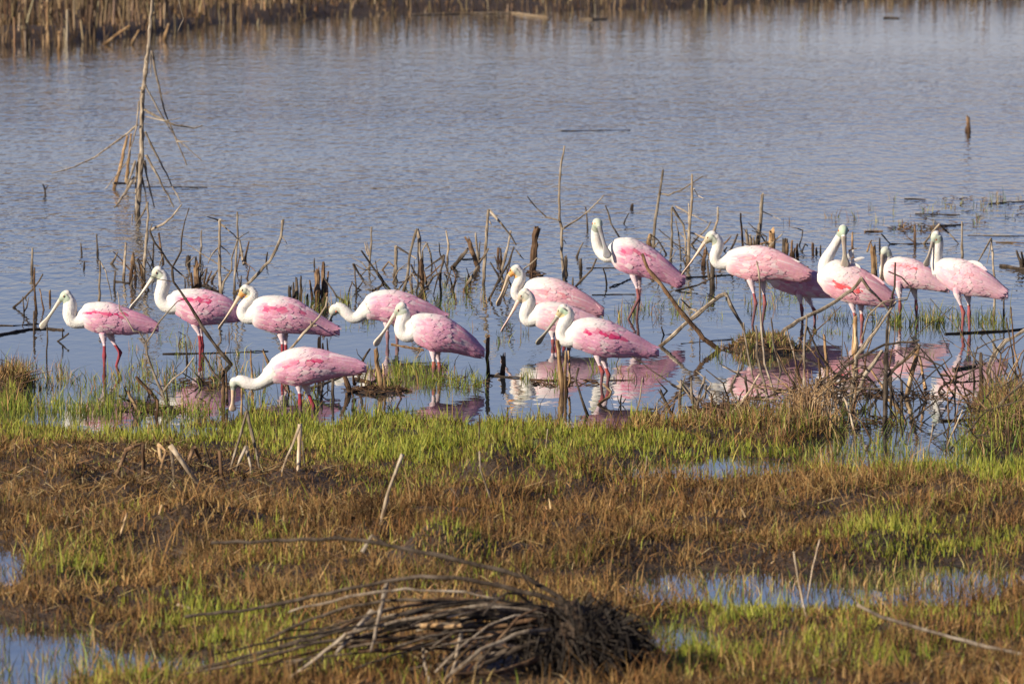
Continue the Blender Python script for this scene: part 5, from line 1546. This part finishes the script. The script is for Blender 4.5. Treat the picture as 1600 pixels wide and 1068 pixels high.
BIRDS = [
 dict(label='spoonbill at the far left edge, mint green head, magenta wing stripe', yf=572, yaw=4, tint='m', red=1.1, redv=.36, green=.7, roll=.25, billc=(.58, .52, .42),
      torso=[(121, 488, 500), (126, 480, 506), (135, 475.5, 513), (152, 473.5, 521.5), (175, 474.5, 522), (200, 484, 523), (220, 492, 520), (238, 501, 519), (248, 510, 518)],
      neck=[(105, 462, 8), (109, 471, 11), (110, 480, 12), (108, 492, 11.5), (113, 503, 10.5), (124, 503, 11), (136, 498, 15)],
      head=(102.5, 461.5, 8.6), eye=(100.2, 462), bill=[(94.5, 467.5), (63.5, 513)],
      legs=[[(161, 522), (163, 537), (163, 556), (163, 571)], [(172, 522), (178, 536), (188, 550.6), (180, 571)]], leg=(.50, .09, .11), greyleg=.15),
 dict(label='second spoonbill from the left, shaded white neck behind the leaning forked branch', yf=552, yaw=6, tint='m', red=.9, redv=.45, green=.3, roll=1.0, billc=(.60, .53, .43),
      torso=[(261, 460, 472), (266, 458, 482), (275, 456, 491), (288, 453.5, 501), (305, 453, 511), (330, 455, 508), (350, 463, 505), (368, 474, 502), (384, 492, 500)],
      neck=[(250, 426, 8.5), (256, 434, 11), (256, 446, 11.5), (250, 462, 10.5), (253, 474, 10.5), (264, 480, 11.5), (276, 476, 16)],
      head=(246, 424.7, 9), eye=(244.5, 425.5), bill=[(238.5, 434), (202.7, 483.5)],
      legs=[[(305, 507), (311, 521), (313.5, 540), (312, 552)], [(312, 509), (315, 522), (316, 540), (317, 552)]], leg=(.50, .08, .10), greyleg=.15, ear=1.0),
 dict(label='spoonbill with orange eye patch, fluffy nape and neck folded back in an S', yf=576, yaw=5, tint='m', red=.75, redv=.40, green=.3, roll=1.25, orange=.9, billc=(.50, .38, .27),
      torso=[(385, 484, 500), (391, 474, 506), (400, 467, 511), (413, 464, 516), (430, 463.5, 522), (450, 465, 522), (470, 472, 523), (490, 486.5, 521), (510, 501, 524), (524, 511, 523), (531, 517, 521)],
      neck=[(387, 453, 7.5), (396, 456, 8.5), (396, 464, 9), (385, 474, 9.5), (377, 485, 9.5), (379, 494, 9.5), (388, 497, 11), (400, 491, 17)],
      head=(382.5, 453, 8.6), eye=(378.3, 452.5), bill=[(375, 461.5), (341, 514)],
      legs=[[(439, 521), (441, 534), (441.5, 556), (442, 576)], [(444, 521), (446.5, 535), (447, 556), (447, 576)]], greyleg=.5, fluff=1.3),
 dict(label='nearest spoonbill, neck stretched low and bill dipped into the water', yf=655, yaw=5, tint='m', red=1.0, redv=.30, green=.2, roll=.35, tail=(.72, .33, .13), billc=(.56, .40, .28), ear=.4,
      torso=[(411, 577, 589), (417, 570, 594), (426, 561, 597), (440, 552, 599), (460, 545.6, 603.5), (480, 543.7, 602), (500, 546.4, 597), (520, 552.7, 591), (540, 559, 586), (555, 563, 584.5), (566, 567.5, 584), (573, 575, 580)],
      neck=[(370, 594, 8), (377, 594, 10), (387, 599, 10.3), (399, 601.5, 9.7), (410, 597, 10.5), (419, 590, 13), (432, 580, 19)],
      head=(366, 598, 8.2), eye=(361, 603), bill=[(364.3, 607.5), (363.3, 642)],
      legs=[[(466.5, 600), (468, 612), (469.3, 630), (469.7, 655)], [(477.5, 601), (482, 614), (489.5, 634), (488.4, 652)]], leg=(.52, .06, .09), greyleg=.95),
 dict(label='spoonbill with speckled white head bowed low, standing behind a pale billed one', yf=537, yaw=8, tint='m', red=0, redv=.55, green=0, face=(.5, .5, .48), roll=.6, ear=.3, billc=(.30, .29, .28),
      torso=[(561, 478, 492), (566, 470, 496), (575, 461.5, 498), (588, 456.5, 499), (600, 455, 504), (620, 455, 509), (640, 460, 508), (660, 469.5, 506), (680, 481, 502), (691, 489, 499), (699, 496, 500)],
      neck=[(525, 480, 8.5), (531, 480, 9), (540, 487, 9.5), (549, 497, 9), (558, 497, 9), (567, 489, 12), (578, 482, 17)],
      head=(522, 484, 8.5), bill=[(519, 490, -.01), (514, 503, .13)],
      legs=[[(604.3, 503), (605, 515), (605.4, 526), (605.5, 537)], [(618, 505), (620, 515), (620.6, 526), (620.6, 537)]], leg=(.55, .30, .30), greyleg=.5, fluff=1.3),
 dict(label='spoonbill without a red patch, pale flat spoon bill, dark pink wing edge', yf=590, yaw=10, tint='m', red=.0, redv=.55, green=.15, roll=.55, billc=(.60, .50, .40), ear=.2,
      torso=[(634, 503, 514), (639, 498, 524), (647, 493.5, 533), (658, 491.5, 542), (675, 491.5, 551), (695, 495, 551), (715, 507, 552.5), (735, 523, 556), (748, 536, 559.5), (757, 550, 557)],
      neck=[(630, 484, 9), (632, 494, 11), (626, 508, 11), (626, 518, 11), (633, 525, 11), (642, 523, 12), (652, 513, 18)],
      head=(626.5, 481, 9), eye=(622.3, 484), bill=[(617.5, 490), (585, 540)],
      legs=[[(677, 548), (677.5, 562), (678, 575), (676.3, 588.5)], [(682, 548), (685, 562), (687, 575), (686, 590)]], leg=(.55, .16, .13), greyleg=.9),
 dict(label='white headed spoonbill with orange face, rearmost of three overlapping birds', yf=529, yaw=-2, tint='r', red=.25, redv=.30, green=0, roll=.75, orange=1.0, billc=(.40, .31, .21),
      torso=[(811, 456, 468), (817, 446, 474), (826, 439, 479), (838, 435.5, 488), (855, 434.7, 495), (875, 438, 497), (895, 448, 498), (912, 458, 497), (928, 470, 495), (938, 479, 494.5), (944, 487, 491)],
      neck=[(809, 423, 8), (814.5, 428, 9), (813.5, 437, 9), (807, 447, 8), (803.5, 458, 7.5), (809, 466, 8), (820, 462, 13), (830, 458, 17)],
      head=(805.6, 421.5, 8.6), eye=(797.3, 422), bill=[(795, 429.5), (777, 478)],
      legs=[[(868, 494), (869, 504), (869.5, 516), (870, 529)], [(878, 494), (880, 505), (882, 516), (881, 529)]], greyleg=.5, loose=[(880, 452, 912, 468, 4, True), (895, 462, 938, 484, 4.5, False)]),
 dict(label='spoonbill with shadowed grey neck and slim pink bill, middle of the three', yf=540, yaw=4, tint='l', red=.0, redv=.45, green=0, roll=1.25, billc=(.66, .46, .38), orange=.2,
      torso=[(827, 488, 498), (832, 481, 504), (840, 476, 510), (850, 473.7, 515.5), (865, 473.4, 520.6), (885, 476, 522), (905, 484, 521), (922, 493, 519), (938, 501, 516), (950, 508, 511)],
      neck=[(821, 459, 9), (827, 465, 11), (827, 476, 11), (821, 487, 10.5), (820, 498, 9.5), (826, 503, 9.5), (836, 497, 13), (846, 494, 17)],
      head=(818.7, 459, 9), eye=(814, 461.6), bill=[(810.5, 468.5), (782.7, 518)],
      legs=[[(863, 518), (863.5, 527), (864, 534), (864, 540)], [(885, 518), (888, 527), (889, 536), (889, 545)]], leg=(.5, .14, .14), greyleg=.6, fluff=1.3),
 dict(label='green crowned spoonbill with coral shoulder, front one of three overlapping birds', yf=600, yaw=6, tint='m', red=1.15, redv=.32, green=1.0, roll=.75, orange=.35, billc=(.27, .24, .19), ear=1.3,
      torso=[(883, 516, 532), (889, 508, 538), (898, 502, 543), (912, 498.5, 549), (930, 498, 557), (950, 502, 560), (970, 511, 559), (990, 522, 557.5), (1008, 533.5, 557), (1021, 542, 557.5), (1030, 549, 554)],
      neck=[(883, 484, 8.5), (889.5, 489, 10), (887, 498, 10.5), (880, 507, 10.5), (876, 519, 9.8), (879, 530, 10), (889, 533, 12), (902, 524, 19)],
      head=(879, 483.5, 8.6), eye=(872.2, 485), bill=[(871.5, 493.5), (838, 538)],
      legs=[[(934, 555), (936, 568), (941.5, 581), (939, 599)], [(941.5, 557), (946, 572), (951, 586), (948, 602)]], leg=(.62, .13, .12), greyleg=.8),
 dict(label='tallest standing spoonbill in the middle, broad spoon bill turned to face the camera', yf=498, yaw=1, tint='m', red=.75, redv=.40, green=.35, roll=.1, spoon=1.35, billc=(.24, .23, .23), facing=True, ear=0,
      torso=[(950, 385, 398), (954, 378.5, 410), (961, 375, 418), (971, 373, 425), (985, 373, 431), (1000, 379, 432.5), (1015, 386, 436), (1030, 396, 438.5), (1045, 410, 443), (1058, 423, 450), (1066, 431, 449), (1071, 437, 442)],
      neck=[(933, 352, 8, .01), (931.5, 362, 8.7, .035), (932, 375, 9.2, .045), (935, 388, 9.3, .045), (941, 398, 9, .03), (950, 402, 10), (961, 396, 14)],
      head=(933.7, 349, 8.8), eye=(930, 348.5), bill=[(936.5, 354, -.045), (950.5, 403, -.11)],
      legs=[[(990, 430), (995, 448), (998, 466), (980, 495)], [(997, 431), (999, 450), (998, 468), (994.5, 499)]], leg=(.50, .18, .18), greyleg=.75),
 dict(label='spoonbill leaning forward with long thin bill, wispy crest and loose white back feathers', yf=507, yaw=-5, tint='r', red=.35, redv=.38, green=.35, roll=1.3, orange=.25, billc=(.62, .44, .32), ear=.9,
      torso=[(1126, 402, 414), (1132, 398, 421), (1141, 392.5, 427), (1155, 388, 434), (1175, 385.4, 440), (1195, 386, 440), (1215, 392, 438), (1235, 403, 438.5), (1250, 411, 440.5), (1261, 420, 440), (1269, 429, 435)],
      neck=[(1116, 370, 8.5), (1122, 376, 9.5), (1122, 388, 9.5), (1115.5, 401, 8.8), (1118, 410, 8.8), (1127, 413, 10), (1138, 409, 14), (1150, 406, 19)],
      head=(1111.4, 369.4, 9), eye=(1105.6, 370.5), bill=[(1101.5, 378), (1064.8, 429.5)],
      legs=[[(1173, 438), (1177.5, 456), (1181, 474), (1175, 505)], [(1190.5, 439), (1193.7, 457), (1195.3, 475), (1190.5, 500)]], leg=(.52, .16, .16), greyleg=.85,
      loose=[(1195, 395, 1232, 407, 4, True), (1205, 402, 1250, 412, 3.5, True), (1185, 391, 1215, 401, 4, True), (1212, 405, 1262, 430, 4.5, False)], fluff=1.5),
 dict(label='half hidden spoonbill with only its pink rear body showing behind its neighbour', yf=503, yaw=-8, tint='m', red=.6, redv=.2, green=.2, roll=1.2,
      torso=[(1198, 430, 440), (1206, 425, 446), (1218, 421, 452), (1232, 419, 458), (1248, 420, 463), (1265, 423, 465), (1282, 427, 465), (1298, 438, 465), (1310, 449, 462), (1316, 455, 459)],
      neck=[(1205, 412, 7), (1196, 410, 8), (1190, 418, 8), (1196, 427, 9), (1206, 431, 10), (1222, 432, 17)],
      head=(1208, 411, 8), bill=[(1200, 414), (1192, 438)],
      legs=[[(1249, 461), (1251, 472), (1253, 483), (1254, 500)], [(1260.5, 462), (1268, 477), (1273, 486), (1273, 503)]], leg=(.62, .22, .20), greyleg=.7),
 dict(label='preening spoonbill with long bill buried in its ruffled back, coral red shoulder', yf=514, yaw=-6, tint='r', red=1.3, redv=-.12, green=.75, roll=.15, spoon=1.45, billc=(.36, .30, .24), facing=True, ear=0,
      torso=[(1277, 427, 440), (1282, 418, 449), (1290, 411, 458), (1302, 407, 465.5), (1320, 410, 473), (1340, 417, 477), (1360, 428, 479), (1376, 440, 480), (1389, 453, 479), (1399, 465, 474)],
      neck=[(1316, 362, 6.8, 0), (1311, 371, 6.8), (1304, 384, 7.5), (1296, 397, 9), (1290, 408, 11), (1290, 421, 14), (1299, 432, 19)],
      head=(1317.7, 359.5, 8.6), bill=[(1318.4, 369, -.05), (1321, 418, -.07)],
      legs=[[(1331, 472), (1334, 486), (1337, 500), (1336, 514)], [(1345, 474), (1346, 488), (1347, 500), (1346, 514)]], leg=(.66, .20, .18), greyleg=.6,
      loose=[(1322, 408, 1334, 393, 4, True), (1328, 410, 1351, 405, 3, True), (1308, 416, 1326, 432, 7, True), (1318, 418, 1340, 431, 7, True), (1300, 414, 1310, 430, 6, True), (1326, 414, 1345, 424, 6, True), (1296, 420, 1306, 436, 6, True), (1340, 424, 1382, 446, 5, False)], fluff=1.8),
 dict(label='spoonbill with head turned aside and dark bill hanging before its red blotched breast', yf=496, yaw=-10, tint='l', red=1.0, redv=.48, green=.1, roll=.7, tail=(.70, .42, .20), billc=(.34, .27, .20), ear=.1, facing=True,
      torso=[(1374.5, 416, 430), (1378, 410, 435), (1385, 405.5, 441), (1397, 403, 448.6), (1415, 403.6, 451), (1435, 409, 451), (1450, 417.4, 453), (1465, 430, 454), (1477, 443, 456), (1484, 450, 453)],
      neck=[(1385, 392, 7.2), (1387.5, 399, 7.8), (1386.5, 407, 9), (1385, 415, 11), (1390, 424, 15)],
      head=(1383.3, 392, 7.6), eye=(1379.3, 393), bill=[(1378.5, 397, -.03), (1377.5, 440, -.03)],
      legs=[[(1404.5, 450), (1406, 466), (1406.3, 480), (1407, 495)], [(1427.5, 451), (1431, 466), (1431.6, 480), (1432.5, 495)]], leg=(.60, .17, .17), greyleg=.7),
 dict(label='rightmost spoonbill, upright white neck, broad dark spoon bill and pale pink wings', yf=514, yaw=-12, tint='l', red=.35, redv=.30, green=.35, roll=.30, billc=(.26, .22, .18), ear=.1,
      torso=[(1455.5, 410, 421), (1460, 407.5, 428), (1467, 405.8, 437), (1478, 405, 447), (1490, 405, 456), (1505, 407, 460.5), (1520, 411.5, 463), (1535, 420, 464), (1550, 432, 465), (1562, 443, 466.5), (1570, 453, 466), (1575.5, 460, 463)],
      neck=[(1464.5, 368.5, 7.8), (1466.5, 377, 8.5), (1465.5, 389, 8.7), (1464, 401, 8.6), (1463.5, 411, 11), (1470, 422, 16)],
      head=(1461.8, 369, 8), eye=(1459.2, 373.5), bill=[(1457.5, 377, -.01), (1446, 416, -.04)],
      legs=[[(1496, 459), (1500.3, 474), (1505.5, 488), (1503.3, 513)], [(1512, 461), (1514, 474), (1514.3, 490), (1515, 514)]], leg=(.60, .17, .17), greyleg=.35,
      loose=[(1512, 409, 1536, 418, 4, True), (1520, 413, 1542, 425, 4, False)]),
]
for b in BIRDS:
    bird(b)

# ------------------------------------------------------------------ far bank of cut dead reeds
def far_reeds():
    n = 9000
    px = RNG.uniform(-180, 1780, n)
    q = RNG.random(n) ** 1.25
    fs = far_shore_depth(px)
    D = fs - .6 + q * 24
    dx = (px - 800) / FPX
    x = dx * D * 1.003
    y = D
    cl = patch(x, y, 2.2, 3.0) + .5 * patch(x, y, 6.0, 8.0)
    keep = (cl > -.05) | (RNG.random(n) < .18)
    x, y, px, q = x[keep], y[keep], px[keep], q[keep]
    n = len(x)
    z = full_height(x, y) - .05
    left = np.clip((650 - px) / 650, 0, 1)
    H = RNG.gamma(5, .062, n) * (1 + .5 * left) * (.75 + .35 * cl[keep]) + .06
    H = H * np.where(q < .12, .75, 1.0) * (1 + 1.0 * sstep(.16, .34, q) * sstep(150, 450, px) * (1 - sstep(1050, 1350, px)))
    H = np.clip(H, .06, 1.9)
    r = RNG.uniform(.006, .014, n) * (1 + .3 * left)
    az = RNG.uniform(0, 6.28, n); lean = np.abs(RNG.normal(0, .16, n)); lean = np.where(RNG.random(n) < .1, RNG.uniform(.6, 2.5, n), lean)
    k = np.sqrt(1 + lean ** 2)
    top = np.stack([x + np.cos(az) * H * lean / k, y + np.sin(az) * H * lean / k, z + H / k + .05], 1)
    mid = np.stack([x, y, z], 1) * .5 + top * .5 + RNG.normal(0, .008, (n, 3))
    bot = np.stack([x, y, z - .1], 1)
    V = np.empty((n, 3, 3, 3), np.float32)
    for j, (c, rr) in enumerate(((bot, r), (mid, r * .9), (top, r * .7))):
        for s in range(3):
            a = s * 2.094
            V[:, j, s] = c + np.stack([np.cos(a) * rr, np.sin(a) * rr, np.zeros(n)], 1)
    b = (np.arange(n) * 9)[:, None]
    fl = []
    for j in range(2):
        for s in range(3):
            s2 = (s + 1) % 3
            fl.append(b + np.array([[j * 3 + s, j * 3 + s2, j * 3 + 3 + s2, j * 3 + 3 + s]]))
    F = np.concatenate(fl, 1).reshape(-1, 4)
    c = pal(n, [(.36, .25, .14), (.24, .155, .085), (.13, .085, .05), (.52, .40, .25), (.06, .042, .028)], [4, 4, 4, 1.4, 3])
    C = np.repeat(c, 9, 0)
    o = link('far_reed_bed', make_mesh('far_reed_bed', V.reshape(-1, 3), F, M_REED, C))
    tag(o, 'wide bed of cut dry reeds lining the far shore', 'reed bed', kind='stuff')
    # undergrowth between them: short brown blades
    m = 15000
    px = RNG.uniform(-200, 1800, m)
    D = far_shore_depth(px) - .2 + RNG.random(m) * 30
    x = (px - 800) / FPX * D * 1.003
    z = full_height(x, D)
    cb = pal(m, [(.13, .078, .038), (.24, .15, .07), (.07, .042, .022), (.34, .235, .12)], [4, 3, 3, 2])
    bag = Bag()
    bag.add(*blades(x, D, z - .01, RNG.gamma(5, .036, m), RNG.uniform(.008, .018, m), np.abs(RNG.normal(0, .5, m)), RNG.uniform(0, 6.28, m), RNG.uniform(0, .8, m), cb))
    o = link('far_undergrowth', bag.build('far_undergrowth', M_DRY))
    tag(o, 'short brown undergrowth between the reeds of the far shore', 'undergrowth', kind='stuff')
far_reeds()

GF = 'stray reeds at the far shore'
def far_stick(label, path, r, col, kind='stalk', br=(), by=None):
    stick(kind, label, path, r, col, br=br, group=GF, by=by)
far_stick('pale broken reed leaning right at the far shore, left of the sapling top', '163,70 180,56 203,40', 2.6, 't')
far_stick('small leaning reed right under the pale broken one', '205,70 217,47', 2.0, 't')
far_stick('small leaning reed just right of the sapling trunk at the far shore', '256,63 263,38', 2.2, 't')
far_stick('green tinged upright reed standing out at the far left shore', '78,80 74,40 74,-6', 2.4, 't')
far_stick('dark stub in the water at the far left shore', '78.5,80 78,62', 2.6, 'd')
far_stick('pale stubby reed right of the green tinged one at the far shore', '92,78 92,50', 2.6, 't')
stick('log', 'pale fallen reed stem lying along the far shore left of centre', '475,33 495,24 518,4', 2.4, 't', group=GF)
stick('log', 'long pale reed bundle lying flat along the far shore at the centre', '640,24 720,22 800,21 855,28', 2.6, 'p', group=GF)
stick('log', 'pale log lying flat at the far shore just right of centre', '905,31 925,31 948,30', 2.4, 'p', group=GF)
stick('log', 'pale fallen reeds piled at the top centre of the far shore', '600,12 640,10 690,12 735,6', 2.4, 'p', group=GF)
stick('log', 'small dark floating stick off the far right shore', '1380,29 1392,29 1404,29.5', 2.4, 'd', group=GF)

# ------------------------------------------------------------------ drooping dead reed tufts at the bank
def reed_tuft(label, cx, cy, rx, n, hmin, hmax, spread, col='b'):
    base = ground_pt(cx, cy)
    V, F = [], []
    for i in range(n):
        g = ground_pt(cx + R.gauss(0, rx * .45), cy + R.gauss(0, 8))
        h = R.uniform(hmin, hmax)
        an = R.uniform(0, 6.28); l = abs(R.gauss(0, spread)) * h
        p0 = Vector((g.x, g.y, -.05)); p1 = p0 + Vector((math.cos(an) * l * .35, math.sin(an) * l * .35, .05 + h * .6))
        p2 = p1 + Vector((math.cos(an) * l * .9, math.sin(an) * l * .9, h * R.uniform(-.1, .4)))
        r = R.uniform(.002, .0045)
        tube(V, F, [(p0, r), (p1, r * .9), (p2, r * .5)], 4, jag=0, knob=0)
    o = link('dead_reed_tuft', make_mesh('dead_reed_tuft', [v - base for v in V], F, BARK[col]))
    o.location = base
    tag(o, label, 'reed tuft', 'dead reed tufts at the bank', kind='stuff')
reed_tuft('shaggy brown reed tuft filling the right edge of the bank', 1572, 690, 34, 230, .12, .36, .5)
reed_tuft('straw coloured reed tuft at the foot of the thicket', 1262, 662, 34, 170, .12, .34, .5, 't')
reed_tuft('low straw tuft left of the thicket on the bank', 1150, 660, 50, 130, .06, .20, .7)
reed_tuft('small dark straw tuft at the left edge of the shore', 14, 610, 20, 110, .05, .17, .8)
